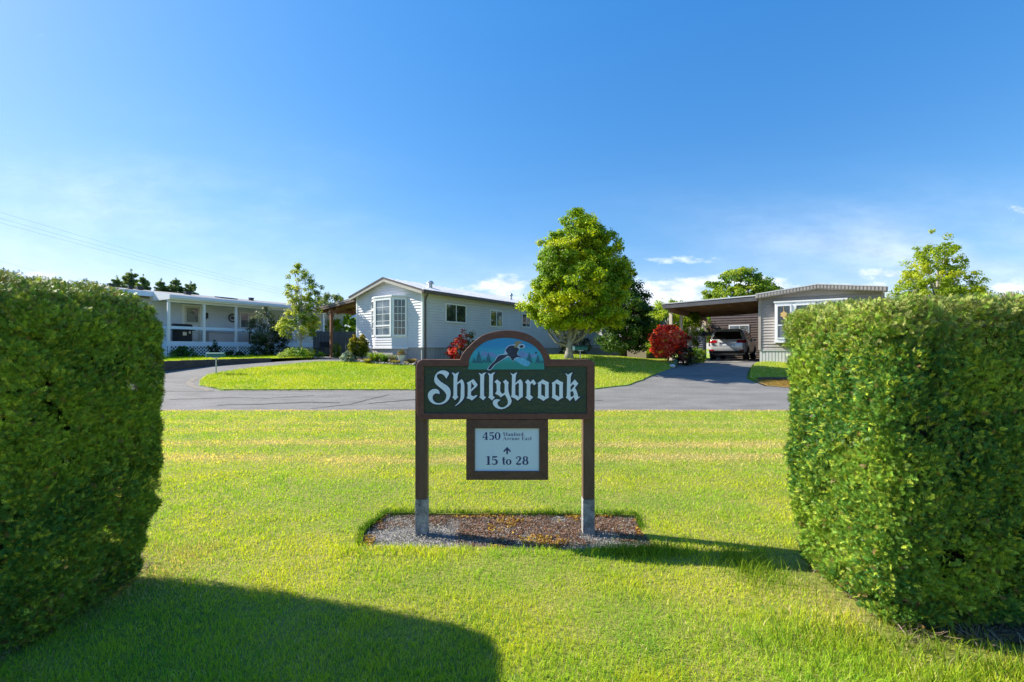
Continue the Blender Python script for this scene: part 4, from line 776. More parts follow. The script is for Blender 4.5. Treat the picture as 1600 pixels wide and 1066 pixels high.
# blackletter lettering
Z = 15.225
def o1(P): return [(662+x/Z, 572+y/Z) for x, y in P]
def o2(P): return [(725+x/Z, 572+y/Z) for x, y in P]
def o3(P): return [(785+x/Z, 572+y/Z) for x, y in P]
def o4(P): return [(835+x/Z, 572+y/Z) for x, y in P]
l = [(345,160),(385,175),(425,195),(465,165),(535,148),(500,190),(482,225),(475,400),(475,710),(525,748),(490,780),(458,820),(410,780),(362,745),(385,710),(385,240),(370,200)]
oo = [(835,405),(900,365),(962,318),(1035,360),(1108,392),(1100,430),(1100,720),(1112,750),(1040,785),(975,832),(905,785),(832,755),(848,720),(848,430)]; oh = [(925,410),(975,435),(1015,450),(1015,740),(975,710),(925,690)]
LET = {
'letter_S': [o1([(605,180),(590,155),(550,125),(500,108),(450,104),(400,112),(350,135),(305,175),(275,220),(255,280),(248,330),(258,380),(285,425),(330,470),(380,510),(430,550),(475,590),(510,630),(535,675),(540,720),(530,770),(505,815),(465,850),(415,875),(360,885),(305,878),(262,855),(230,820),(212,780),(210,735),(222,700),(250,670),(290,652),(330,655),(375,670),(378,640),(370,600),(345,570),(300,548),(250,545),(200,558),(150,590),(115,635),(98,690),(105,750),(130,810),(170,860),(220,895),(290,915),(370,918),(440,910),(500,885),(560,840),(605,785),(632,720),(642,650),(635,580),(610,525),(575,485),(520,445),(460,410),(400,370),(355,325),(322,280),(310,240),(325,205),(365,185),(410,185),(455,200),(495,235),(520,270),(540,305),(565,250),(590,215)])],
'letter_h': [o1([(665,150),(712,165),(745,190),(790,165),(845,140),(825,185),(812,230),(802,300),(797,398),(850,355),(905,312),(935,350),(960,400),(968,470),(968,720),(950,780),(910,835),(850,890),(760,955),(745,950),(800,895),(845,840),(868,790),(878,730),(885,460),(880,420),(865,395),(845,405),(795,450),(795,700),(822,740),(750,812),(680,745),(708,705),(712,235),(690,190)])],
'letter_e': [o2([(62,405),(140,360),(222,312),(265,360),(325,445),(300,492),(230,555),(168,612),(166,695),(222,722),(300,688),(318,710),(255,768),(190,820),(130,785),(58,768),(85,720),(90,560),(86,440)]), o2([(172,375),(205,430),(247,478),(205,520),(166,562)])],
'letter_l': [o2(l)], 'letter_l.': [o2([(x+212, y) for x, y in l])],
'letter_y': [o2([(718,380),(790,320),(880,400),(862,440),(862,600),(885,640),(915,665),(965,630),(968,440),(950,400),(920,380),(990,320),(1065,395),(1052,440),(1055,580),(1070,650),(1110,750),(1135,840),(1110,910),(1050,965),(980,1005),(900,1028),(820,1020),(750,985),(705,940),(682,880),(695,830),(730,800),(790,788),(860,805),(865,815),(825,835),(795,870),(800,915),(830,960),(880,985),(940,985),(1000,950),(1035,910),(1048,860),(1035,800),(1000,730),(970,680),(920,715),(875,748),(830,705),(735,655),(765,620),(778,580),(775,440),(755,400)])],
'letter_b': [o3([(178,160),(225,180),(262,200),(300,170),(355,148),(335,190),(320,230),(308,412),(360,362),(425,312),(470,360),(485,420),(485,730),(430,770),(360,825),(300,775),(205,735),(220,690),(228,235),(210,195)]), o3([(306,455),(350,418),(375,400),(392,430),(392,735),(350,705),(306,685)])],
'letter_r': [o3([(532,390),(605,318),(645,355),(668,385),(700,345),(742,318),(805,415),(755,462),(705,405),(665,440),(665,690),(735,742),(700,775),(652,828),(548,750),(575,710),(580,440),(562,405)])],
'letter_o': [o3(oo), o3(oh)], 'letter_o.': [o4([(x-761+338, y) for x, y in oo]), o4([(x-761+338, y) for x, y in oh])],
'letter_k': [o4([(728,165),(775,190),(800,212),(850,175),(910,150),(885,200),(865,250),(858,440),(895,395),(962,320),(1045,420),(1000,475),(965,525),(1000,580),(1020,640),(1035,710),(1050,738),(1100,730),(1050,765),(980,835),(955,790),(940,735),(900,775),(840,835),(800,790),(750,755),(770,710),(778,250),(755,200)]), o4([(858,500),(920,432),(955,470),(910,530),(862,585)]), o4([(855,620),(900,590),(930,640),(942,690),(900,735),(860,725)])]}
for i, (nm, loops) in enumerate(LET.items()):
    nm = nm.rstrip('.').lower()
    curve_obj('letter_shadow', loops, 'navy', SY+.0064+.00012*i, .0012, off=.0045 if nm == 'letter_y' else .0070, dx=.0055, dz=-.0055)
    curve_obj(nm, loops, 'letter', SY+.003, .0028, off=-.0002)
# posts
for px in (658, 920):
    x = sx(px)*3.72/3.66; P0 = MB(); P0.box(x-.0475, x+.0475, SY+.055, SY+.145, .27, 1.395); po = sobj(P0.build('post', 'postbrown', bevel=.004))
    P1 = MB(); P1.box(x-.0485, x+.0485, SY+.054, SY+.146, -.10, .268); p1 = sobj(P1.build('post_foot', 'postgrey', bevel=.005))
# lower directory board
fr = MB(); X0_, X1_, Z0_, Z1_ = sx(728.5), sx(856.5), sz(750), sz(656); b_ = .066; yb = SY+.012
a = [(X0_,Z0_),(X1_,Z0_),(X1_,Z1_),(X0_,Z1_)]; i_ = [(sx(742),sz(736.5)),(sx(842.5),sz(736.5)),(sx(842.5),sz(669.5)),(sx(742),sz(669.5))]
for j, nm in enumerate(('frame_bottom','frame_side','frame_top','frame_side')):
    k2 = (j+1) % 4; q = MB().prism([a[j], a[k2], i_[k2], i_[j]], yb-.018, yb+.02, 'y'); sobj(q.build('directory_frame', 'signplate', bevel=.003))
q = sobj(MB().box(i_[0][0]-.01, i_[1][0]+.01, yb-.002, yb+.003, i_[0][1]-.01, i_[2][1]+.01).build('directory_plate', 'plate'))
# serif lettering made of strokes
class Ink:
    def __init__(s): s.mb = MB(); s.k = 0
    def stroke(s, pts, ox, oy, sc, w=1.0):
        n = len(pts); s.k += 1; y = yb-.0024-.00002*(s.k % 9); L = []; Rr = []
        for i, p in enumerate(pts):
            a = pts[max(i-1, 0)]; b = pts[min(i+1, n-1)]; d = Vector((b[0]-a[0], b[1]-a[1])); d.normalize(); nn = Vector((-d.y, d.x))*p[2]*w/2
            L.append((p[0]+nn.x, p[1]+nn.y)); Rr.append((p[0]-nn.x, p[1]-nn.y))
        P = [(ox+x*sc, y, oy+z*sc) for x, z in L]+[(ox+x*sc, y, oy+z*sc) for x, z in Rr]
        s.mb.add(P, [(i, i+1, n+i+1, n+i) for i in range(n-1)])
def ell(cx, cz_, rx, rz_, t1, t2, a0=0, a1=360, n=20):   # thick at the sides (t1), thin at top and bottom (t2)
    return [(cx+rx*math.cos(R(a0+(a1-a0)*i/n)), cz_+rz_*math.sin(R(a0+(a1-a0)*i/n)), t2+(t1-t2)*abs(math.cos(R(a0+(a1-a0)*i/n)))**1.5) for i in range(n+1)]
def ser(x0, x1, z, t=.07): return [(x0, z, t), (x1, z, t)]
def st(x, z0, z1, t=.19): return [(x, z0, t), (x, z1, t)]
GL = {
'4': (.70, [[(.40,.97,.08),(.05,.31,.08)], ser(.03,.66,.29,.08), st(.44,0,1), ser(.26,.62,.03)]),
'5': (.62, [[(.12,.93,.15),(.30,.90,.15),(.52,.95,.12)], [(.12,.98,.06),(.11,.52,.06)], [(.11,.52,.05),(.22,.60,.08),(.38,.58,.14),(.48,.44,.19),(.49,.28,.20),(.42,.10,.16),(.28,.02,.07),(.14,.06,.10),(.10,.16,.15)]]),
'0': (.66, [ell(.31,.5,.22,.47,.20,.06)]), '1': (.50, [st(.25,0,1,.20), ser(.06,.44,.03), [(.25,.97,.07),(.07,.92,.05)]]),
't': (.42, [st(.20,.10,.95,.18), ser(.04,.36,.66), [(.20,.10,.18),(.26,.03,.10),(.36,.08,.05)]]), 'o': (.62, [ell(.29,.34,.20,.31,.19,.06)]),
'2': (.62, [[(.12,.72,.15),(.14,.88,.10),(.28,.97,.07),(.42,.90,.15),(.46,.74,.19),(.38,.52,.14),(.22,.30,.08),(.08,.10,.08)], [(.08,.08,.15),(.30,.08,.17),(.50,.08,.12)], [(.50,.05,.06),(.53,.26,.05)]]),
'8': (.62, [ell(.30,.74,.16,.22,.17,.06), ell(.30,.27,.20,.25,.19,.06)]),
'S': (.60, [[(.48,.72,.05),(.44,.90,.06),(.30,.96,.09),(.14,.86,.15),(.13,.70,.18),(.28,.54,.20),(.44,.38,.20),(.46,.20,.18),(.32,.04,.09),(.16,.08,.06),(.10,.28,.05)]]),
'a': (.52, [[(.10,.50,.12),(.18,.64,.08),(.32,.60,.16),(.34,.30,.18),(.34,.08,.17),(.46,.03,.06)], ell(.20,.19,.12,.15,.15,.07)]),
'n': (.62, [st(.14,0,.64,.17), ser(.02,.26,.03), ser(.02,.16,.62), [(.16,.50,.05),(.30,.64,.08),(.42,.54,.17),(.43,.30,.17),(.43,0,.17)], ser(.32,.56,.03)]),
'f': (.38, [[(.16,0,.17),(.16,.60,.17),(.18,.84,.15),(.28,.97,.07),(.40,.90,.10)], ser(.03,.34,.62), ser(.04,.28,.03)]),
'r': (.46, [st(.15,0,.64,.17), ser(.02,.30,.03), ser(.02,.16,.62), [(.17,.48,.05),(.28,.62,.08),(.40,.56,.14)]]),
'd': (.62, [ell(.23,.32,.16,.30,.17,.06), st(.43,0,1,.17), ser(.32,.44,.97), ser(.42,.56,.03)]),
'A': (.80, [[(.36,1,.06),(.12,.02,.06)], [(.37,1,.10),(.64,.02,.20)], ser(.20,.52,.34,.06), ser(.0,.24,.03), ser(.50,.78,.03)]),
'v': (.56, [[(.12,.64,.16),(.28,.02,.14)], [(.28,.02,.05),(.44,.62,.05)], ser(.0,.24,.62), ser(.34,.54,.62)]),
'e': (.52, [[(.40,.36,.05),(.10,.36,.05)], [(.40,.36,.12),(.36,.56,.12),(.25,.65,.06),(.12,.54,.14),(.08,.34,.18),(.12,.12,.14),(.26,.01,.06),(.42,.14,.05)]]),
'u': (.62, [[(.14,.64,.17),(.14,.18,.17),(.22,.03,.10),(.34,.06,.05),(.42,.18,.05)], st(.43,0,.64,.17), ser(.02,.16,.62), ser(.32,.44,.62), ser(.42,.56,.03)]),
'E': (.72, [st(.18,0,1,.19), ser(.04,.62,.96), ser(.04,.64,.04), ser(.20,.44,.51,.06), [(.60,.96,.07),(.62,.74,.05)], [(.62,.04,.07),(.65,.28,.05)], [(.44,.40,.05),(.44,.62,.05)]]),
's': (.44, [[(.33,.46,.05),(.30,.60,.06),(.20,.64,.08),(.11,.54,.13),(.20,.38,.16),(.32,.24,.16),(.32,.08,.12),(.20,.01,.07),(.08,.08,.06),(.07,.22,.05)]]), ' ': (.30, [])}
def write(s, px0, px1, base, cap, w=1.0, tname='plate_text'):
    ik = Ink(); tot_ = sum(GL[c][0] for c in s); sc = cap*SP; kx = ((px1-px0)*SP)/(tot_*sc); x = sx(px0); z = sz(base)
    for c in s:
        for pts in GL[c][1]: ik.stroke([(p[0]*kx, p[1], p[2]*(.5+.5*kx)) for p in pts], x, z, sc, w)
        x += GL[c][0]*sc*kx
    o = sobj(ik.mb.build(tname, 'ink')); return o
write('450', 753.3, 782.6, 687.8, 12.0, 1.0); write('Stanford', 785.6, 818.5, 681.8, 5.8, 1.0); write('Avenue', 786.0, 812.5, 688.2, 5.4, 1.0); write('East', 815.2, 831.2, 688.2, 5.4, 1.0)
write('15', 758.8, 778.5, 726.8, 13.4, 1.08); write('to', 783.8, 799.8, 726.8, 12.6, 1.12); write('28', 805.2, 826.5, 726.8, 13.4, 1.08)
ar = MB(); AP = [(792.3,698.8),(798.2,705.2),(797.4,707.6),(793.9,703.8),(793.6,710.3),(791.2,710.3),(790.9,703.8),(787.3,707.6),(786.5,705.2)]
ar.prism([(sx(x), sz(y)) for x, y in AP], yb-.0032, yb-.0021, 'y'); sobj(ar.build('arrow', 'ink'))
# ================================================================ VEGETATION
DIA = np.array([(-.5,0,0),(0,-.32,.05),(.5,0,0),(0,.32,.05)], float); DF = np.array([[0,1,2,3]])
def spray_template():
    V = []; Fq = []
    def leaf(bx, by, ang, ln, wd, zz):
        c, s_ = math.cos(ang), math.sin(ang); k = len(V)
        for a, b in ((0,0),(.45,-wd),(1,0),(.45,wd)): V.append((bx+(a*c)*ln-b*ln*s_, by+(a*s_)*ln+b*ln*c, zz+(.06 if b else 0)*ln)); 
        Fq.append((k,k+1,k+2,k+3))
    for i in range(3):
        t = .08+i*.28; ln = .50-.09*i
        leaf(t, 0, .62, ln*1.15, .11, .03*i); leaf(t, 0, -.62, ln*1.15, .11, -.02*i)
    leaf(.5, 0, 0, .6, .11, .02); return np.array(V), np.array(Fq)
SPV, SPF = spray_template()
def hedge(name, x0, x1, y0, y1, H, r, n, label, und=.30, seed=0, zb=.12, xe=0):
    root = empty(name, ((x0+x1)/2, (y0+y1)/2, 0), 0, label=label, cat='hedge', group=None)
    cx, cy = (x0+x1)/2, (y0+y1)/2; ex, ey = (x1-x0)/2, (y1-y0)/2
    lf = 3.2 if xe == x0 else .5; rt = 3.2 if xe == x1 else .5
    A = np.array([ey*H*2*lf, ey*H*2*rt, ex*H*2*1.1, ex*H*2*.4, ex*ey*4*.8]); A = A/A.sum(); f = rng.choice(5, n, p=A); uu = rng.uniform(-1,1,n); vv = rng.random(n)
    p = np.zeros((n,3)); zz = zb+vv*(H-zb)
    p[:,0] = np.select([f==0,f==1,f==2,f==3],[-ex,ex,uu*ex,uu*ex],uu*ex); p[:,1] = np.select([f==0,f==1,f==2,f==3],[uu*ey,uu*ey,-ey,ey],(vv*2-1)*ey); p[:,2] = np.where(f==4,H,zz)
    inner = np.stack([np.clip(p[:,0],-ex+r,ex-r),np.clip(p[:,1],-ey+r,ey-r),np.minimum(p[:,2],H-r)],1)
    nr = unit(p-inner); s = inner+nr*r
    keep = (rng.random(n) < np.where(np.abs(s[:,0]+cx-xe) < 1.0, 1, .30)) & ~((s[:,1] > ey*.8) & (rng.random(n) < .35)); p, inner, nr, s, f = p[keep], inner[keep], nr[keep], s[keep], f[keep]; n = len(s)
    lump = (fbm(s[:,0]*2.3+s[:,1]*1.7+seed, s[:,2]*2.3+s[:,1]*.9)-.5)*.06+(fbm(s[:,0]*6+s[:,1]*5+seed, s[:,2]*6+s[:,1]*3)-.5)*.06
    dep = -.10*rng.random(n)**1.5+.012-.05*np.clip(vnoise(s[:,0]*13+s[:,1]*11+seed, s[:,2]*13+s[:,1]*5)-.55,0,1)*2.2; s = s+nr*(lump+dep)[:,None]
    k = np.clip((.56-s[:,2])/.52,0,1); sh = 1-und*k**1.5/np.maximum(np.maximum(np.abs(s[:,0])/ex*0+ex, .1), .1)*1.0
    s[:,0] -= np.sign(s[:,0])*und*k**1.6*np.clip(np.abs(s[:,0])/ex,0,1)**3; s[:,1] -= np.sign(s[:,1])*und*k**1.6*np.clip(np.abs(s[:,1])/ey,0,1)**3
    gap = vnoise(s[:,0]*15+s[:,1]*12+seed*3, s[:,2]*15+s[:,1]*6); kk = (rng.random(n) < np.clip((gap-.10)*2.6, .12, 1)); s, nr, f = s[kk], nr[kk], f[kk]; n = len(s)
    ax = unit(nr*.30+np.array([0,0,.50])+rng.normal(0,.55,(n,3))); Y = unit(np.cross(ax, unit(nr+rng.normal(0,.38,(n,3))))); Zn = np.cross(ax, Y)
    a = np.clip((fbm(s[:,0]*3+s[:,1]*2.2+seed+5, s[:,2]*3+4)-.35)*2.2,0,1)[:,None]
    c = np.array((.055,.18,.030))*(1-a)+np.array((.25,.41,.030))*a; hl = (rng.random(n) < .25)[:,None]; c = np.where(hl, np.array((.42,.52,.05)), c)  # bright flecks painted into random sprays as highlights
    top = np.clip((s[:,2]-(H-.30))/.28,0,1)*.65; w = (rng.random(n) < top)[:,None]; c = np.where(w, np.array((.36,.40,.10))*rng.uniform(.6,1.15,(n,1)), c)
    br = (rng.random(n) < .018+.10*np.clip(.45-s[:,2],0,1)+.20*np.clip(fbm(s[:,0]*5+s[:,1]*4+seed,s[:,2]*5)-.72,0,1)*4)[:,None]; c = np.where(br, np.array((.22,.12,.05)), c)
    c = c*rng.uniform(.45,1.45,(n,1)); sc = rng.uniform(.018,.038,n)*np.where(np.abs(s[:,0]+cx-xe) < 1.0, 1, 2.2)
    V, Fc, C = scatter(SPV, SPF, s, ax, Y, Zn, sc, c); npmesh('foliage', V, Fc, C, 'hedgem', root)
    cm = MB(); q = .13; rr = r*.8; lv = []  # solid core added to block light, toned dark like inner twigs
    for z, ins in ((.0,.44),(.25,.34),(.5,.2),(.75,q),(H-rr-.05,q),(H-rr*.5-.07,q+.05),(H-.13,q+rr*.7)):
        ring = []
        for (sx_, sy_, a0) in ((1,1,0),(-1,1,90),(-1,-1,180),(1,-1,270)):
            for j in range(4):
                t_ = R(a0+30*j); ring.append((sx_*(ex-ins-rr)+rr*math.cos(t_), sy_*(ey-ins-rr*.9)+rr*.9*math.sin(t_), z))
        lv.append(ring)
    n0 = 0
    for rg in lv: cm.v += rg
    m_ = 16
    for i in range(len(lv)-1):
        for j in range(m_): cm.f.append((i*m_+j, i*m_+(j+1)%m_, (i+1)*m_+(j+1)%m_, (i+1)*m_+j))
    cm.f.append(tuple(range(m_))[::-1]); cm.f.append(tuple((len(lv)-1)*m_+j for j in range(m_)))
    cm.build('dark_core', 'hedgecore', root, smooth=True); return root
hedge('clipped_hedge', -6.2, -2.28, 2.05, 3.12, 1.875, .30, 400000, 'tall clipped cedar hedge end in deep shade on the left of the entrance sign', und=.13, seed=1, xe=-2.28, zb=.03)
hedge('clipped_hedge', 1.935, 5.6, 2.34, 3.24, 1.755, .12, 400000, 'tall clipped cedar hedge end with one sunlit face on the right of the entrance sign', und=.07, seed=23, zb=.04, xe=1.935)
# bare soil and litter under the hedges
for nm, poly in (('bare_soil', [(-6.4,1.95),(-3.2,2.0),(-2.62,2.12),(-2.48,2.5),(-2.46,2.9),(-2.6,3.08),(-6.4,3.2)]), ('bare_soil', [(2.06,3.15),(2.04,2.95),(2.06,2.6),(2.16,2.42),(2.6,2.28),(5.8,2.2),(5.8,3.25),(2.1,3.2)])):
    sheet(nm, poly, lambda x, y: .006+.022*fbm(x*6, y*6), 'soil', .08, jag=.03, kind='structure')
def litter(n):
    p = np.concatenate([np.stack([rng.uniform(-5,-2.42,n), rng.uniform(2.05,3.2,n)],1), np.stack([rng.uniform(2.0,4.5,n), rng.uniform(2.25,3.15,n)],1)]); return np.column_stack([p, .03+.025*rng.random(len(p))])
bits('twig_litter', 3500, litter, .035, [(.30,.22,.15),(.22,.16,.11),(.16,.13,.09),(.36,.30,.22)], kind='stuff', cat='twigs', label='dry twigs and clippings lying on the soil at the foot of both hedges', thin=.05)
DG = np.concatenate([np.stack([rng.uniform(-4.5,-2.2,9000), rng.uniform(2.0,3.5,9000)],1), np.stack([rng.uniform(1.75,4.2,9000), rng.uniform(2.0,3.45,9000)],1)]); DG = DG[rng.random(len(DG)) < .15+.85*vnoise(DG[:,0]*7, DG[:,1]*7)**2]
blades('dry_grass', DG, lambda x, y: .012+0*x, .035, .0036, lambda x, y, n: np.where((rng.random(n) < .55)[:,None], np.array((.55,.42,.20)), np.array((.28,.34,.05)))*rng.uniform(.5,1.2,(n,1)), cat='grass', label='thin straw coloured grass on the bare soil at the hedge feet')
# longer grass blades beside the right hedge and on the bed corner
def tuft_pts(cx, cy, sx_, sy_, n): return np.stack([rng.normal(cx, sx_, n), rng.normal(cy, sy_, n)], 1)
TP = np.concatenate([tuft_pts(1.75,2.3,.35,.08,500), tuft_pts(2.5,2.08,.45,.07,900), tuft_pts(.95,3.33,.22,.05,700), tuft_pts(1.62,3.1,.12,.16,600), tuft_pts(-2.9,1.95,.5,.1,900)])
blades('long_grass', TP, lambda x, y: T(x, y), .095, .0042, lambda x, y, n: (np.array((.12,.26,.02))*(1-rng.random((n,1))*.5)+np.array((.10,.10,.01)))*rng.uniform(.6,1.3,(n,1)), cat='grass', label='longer uncut grass at the foot of the hedges and along the bed')

def leaves(root, pos, size, cols, m='leaf', outward=None, up=.4, name='crown', shade=None):
    n = len(pos); o = outward if outward is not None else np.zeros((n,3)); nr = unit(o*.8+rng.normal(0,.7,(n,3))+np.array([0,0,up])); X, Y, Z = frames(nr, n)
    cols = np.array(cols); t = fbm(pos[:,0]*1.7+pos[:,1], pos[:,2]*1.7+3); w = np.clip((t-.3)*2.3+rng.normal(0,.22,n),0,.999); i = (w*len(cols)).astype(int); c = cols[i]*rng.uniform(.7,1.3,(n,1))
    V, Fc, C = scatter(DIA, DF, pos, X, Y, Z, rng.uniform(.7,1.3,n)*size, c); return npmesh(name, V, Fc, C, m, root)
def crown(prof, nc, per, cr, base=(0,0), fill=.45, squash=.8, drop=0):
    """prof: list of (z, radius, cx, cy). Clump centres through the volume, denser towards the outside; leaves round each centre."""
    P = np.array([(a, b, *(c if len(c) else (0,0))) for a, b, *c in [(q[0], q[1], *( [q[2:]] if len(q) > 2 else [(0,0)])) for q in prof]], float) if False else np.array([tuple(q)+(0,)*(4-len(q)) for q in prof], float)
    zz = np.linspace(P[0,0], P[-1,0], 200); rr = np.interp(zz, P[:,0], P[:,1]); w = rr**1.6+.02; w /= w.sum(); z = rng.choice(zz, nc, p=w)+rng.normal(0,.04,nc)
    r = np.interp(z, P[:,0], P[:,1]); cx = np.interp(z, P[:,0], P[:,2]); cy = np.interp(z, P[:,0], P[:,3]); a = rng.uniform(0,2*math.pi,nc); q = fill+(1-fill)*rng.random(nc)**.6; lob = 1+.16*np.sin(a*3+z*2.1)+.10*np.sin(a*5-z*3)
    C = np.stack([cx+np.cos(a)*r*q*lob, cy+np.sin(a)*r*q*lob, z],1); R_ = cr*rng.uniform(.6,1.35,nc)
    d = unit(rng.normal(size=(nc,per,3)))*rng.random((nc,per,1))**.5; d[...,2] *= squash; L = (C[:,None]+d*R_[:,None,None]).reshape(-1,3)
    o = L-np.stack([np.interp(L[:,2],P[:,0],P[:,2]), np.interp(L[:,2],P[:,0],P[:,3]), L[:,2]-.6],1); return C, L, unit(o)+d.reshape(-1,3)*.8
def limbs(mb, base, C, k, r0, zlo, seg=6, bend=.25):
    idx = rng.choice(len(C), min(k, len(C)), replace=False)
    for i in idx:
        c = Vector(C[i]); z0 = min(base[2]+(c.z-base[2])*random.uniform(.25,.6), c.z-.1); z0 = max(z0, zlo); a = Vector((base[0], base[1], z0)); m_ = a.lerp(c, .5)+Vector((random.uniform(-1,1)*bend, random.uniform(-1,1)*bend, -.12)); mb.tube([a, a.lerp(m_, .5), m_, c], [r0, r0*.8, r0*.55, r0*.18], seg)
def tree(name, x, y, label, prof, nc, per, cr, leaf, cols, h, r0, bark='bark', nl=26, cat='tree', group=None, fill=.45, trunk=None, squash=.8, zb=None, zlo=.9, lr=None, mt='leaf'):
    zb = float(TL(x, y))-.02 if zb is None else zb; root = empty(name, (x, y, zb), 0, label=label, cat=cat, group=group)
    C, L, o = crown(prof, nc, per, cr, fill=fill, squash=squash); leaves(root, L, leaf, cols, outward=o, m=mt)
    tb = MB(); tr = trunk or [(0,0,-.1),(0,0,h*.25),(random.uniform(-.1,.1),0,h*.5),(0,0,h*.8)]; tb.tube(tr, [r0*1.25, r0, r0*.7, r0*.2][:len(tr)], 10); tb.build('trunk', bark, root, smooth=True)
    lb = MB(); limbs(lb, (0,0,h*.12), C, nl, lr or r0*.4, zlo); lb.build('limbs', bark, root, smooth=True); return root, C, L
# maple
mx_, my_ = 2.42, 19.3
MP = [(1.3,1.2,.4,0),(1.6,1.8,.4,0),(2.2,2.03,.4,0),(3.2,2.03,.4,0),(4.0,1.85,.4,0),(4.5,1.62,.4,0),(5.2,1.22,.45,0),(5.6,.95,.40,0),(6.0,.62,.25,0),(6.22,.32,.2,0)]
zb = float(TL(mx_, my_))-.03; root = empty('maple_tree', (mx_, my_, zb), 0, label='full round maple with yellow green leaves and a grey forked trunk behind the sign', cat='tree')
C, L, o = crown(MP, 820, 110, .25, fill=.30); leaves(root, L, .105, [(.16,.28,.008),(.26,.39,.010),(.36,.46,.010),(.47,.52,.012)], outward=o)
tb = MB(); tb.tube([(0,0,-.1),(0,0,.25),(.02,0,.6),(.06,0,1.0),(.10,0,1.6),(.15,0,3.4),(.2,0,5.2)], [.24,.17,.145,.15,.11,.06,.02], 12)
for tx, ty, h0, h1, rr0 in ((-1.0,.2,.50,2.4,.07),(-.55,-.3,.60,3.0,.07),(.75,.2,.58,2.8,.08),(.35,-.4,.70,3.3,.065),(-.25,.5,.7,3.6,.06),(1.3,-.1,.8,2.4,.05),(-.8,.6,.7,2.9,.05),(-1.3,-.2,.85,2.2,.04),(.95,-.5,.65,2.6,.05)):
    tb.tube([(0.02,0,h0),(tx*.55,ty*.5,h0+.12+.1*abs(tx)),(tx*.85,ty*.9,h0+.65),(tx*1.0,ty*1.2,h1)], [rr0,rr0*.85,rr0*.7,rr0*.3], 8)
tb.build('trunk', 'bark', root, smooth=True); lb = MB(); limbs(lb, (0.1,0,1.0), C, 60, .035, 1.1); lb.build('limbs', 'bark', root, smooth=True)
# dark evergreen behind it
tree('evergreen_tree', 6.15, 25.0, 'dense dark green evergreen behind the maple with a short dark trunk', [(.45,.9),(.9,1.5),(1.7,1.62),(2.6,1.5),(3.6,1.15),(4.6,.75,-.1),(5.5,.3,-.25)], 330, 120, .28, .11, [(.03,.08,.012),(.045,.11,.014),(.07,.15,.018),(.12,.21,.025)], 5.0, .14, 'barkd', 40, fill=.35, zb=1.0, zlo=.4)
# slender sparse tree
x_ = (470-800)/F*23.5
tree('young_tree', x_, 23.5, 'slender young tree with pale trunk and sparse bright leaves beside the left carport', [(1.05,.85,.0,0),(1.4,1.15),(1.9,.95,.05),(2.5,.65,.1),(3.1,.95,.1),(3.8,.80,.1),(4.4,.45,-.05),(4.75,.25,-.1)], 170, 62, .19, .095, [(.14,.24,.02),(.26,.36,.03),(.38,.44,.04),(.45,.50,.10)], 4.6, .055, 'barkw', 55, fill=.35, zb=1.05, zlo=.9, lr=.022)
# red leaved bush
def shrub(name, x, y, label, prof, n, cr, leaf, cols, zb=None, nl=8, r0=.03, bark='barkd', per=40, cat='shrub', group=None, fill=.4, mt='leaf', zlo=.05):
    return tree(name, x, y, label, prof, n, per, cr, leaf, cols, prof[-1][0], r0, bark, nl, cat=cat, group=group, fill=fill, zb=zb, zlo=zlo, mt=mt)
shrub('red_leaved_bush', 7.0, 20.4, 'big rounded bush of bright red new leaves at the edge of the right driveway', [(.35,.45,-.05),(.65,.74,-.05),(1.1,.80,-.02),(1.42,.62,-.1),(1.68,.30,-.12)], 190, .15, .09, [(.20,.03,.014),(.55,.03,.022),(.70,.04,.03),(.74,.08,.04),(.70,.20,.10)], zb=.82, per=44)
shrub('dark_bush', 7.35, 19.5, 'dark red and green bush beside the red leaved bush', [(.05,.32),(.3,.42),(.6,.38),(.9,.15)], 50, .13, .07, [(.012,.03,.012),(.02,.05,.015),(.10,.02,.02),(.24,.02,.02)], zb=.80)
shrub('box_hedge', 8.35, 20.7, 'small clipped yellow green hedge block beside the right carport', [(.03,.40),(.3,.46),(.55,.42),(.62,.30)], 110, .10, .05, [(.14,.28,.012),(.26,.38,.015),(.38,.46,.02)], zb=.84, fill=.3)
shrub('flowering_plant', 7.95, 19.9, 'small white flowering plant in front of the clipped hedge block', [(.02,.15),(.2,.2),(.35,.12)], 16, .07, .05, [(.10,.14,.05),(.5,.5,.45),(.7,.68,.62)], zb=.84, nl=4, r0=.01, zlo=.02)
shrub('pale_plant', 6.72, 18.9, 'pale blue green plant at the foot of the red leaved bush', [(.02,.15),(.12,.2),(.24,.12)], 14, .06, .05, [(.20,.32,.25),(.3,.42,.36)], zb=.76, nl=4, r0=.01, zlo=.02)
MB().ball((0,0,.05), .13, 9, 6, .6).build('pale_stone', 'stonew', None, label='small white stone on the lawn edge below the red leaved bush', cat='stone').location = (6.55, 18.6, .74)
# garden in front of the gabled home
sheet('garden_bed', [(-7.9,21.9),(-7.35,20.55),(-6.2,19.95),(-4.6,19.2),(-3.4,18.95),(-2.7,19.2),(-1.4,20.6),(-.9,21.6),(-3.85,20.25),(-7.6,22.8)], lambda x, y: T(x, y)+.06, 'soil', .25, jag=.03, kind='structure')
GOLD = [(.10,.15,.010),(.17,.22,.012),(.28,.28,.014),(.38,.32,.03)]
shrub('golden_conifer', -7.14, 20.6, 'rounded golden cypress forming the left half of a heart before the lilac home', [(.12,.14),(.4,.25),(.75,.29),(1.0,.20),(1.14,.07)], 210, .06, .036, GOLD, zb=.93, fill=.0, per=90)
shrub('golden_conifer', -6.74, 20.55, 'rounded golden cypress forming the right half of a heart before the lilac home', [(.20,.14),(.45,.22),(.8,.27),(1.02,.19),(1.16,.07)], 210, .06, .036, GOLD, zb=.93, fill=.0, per=90)
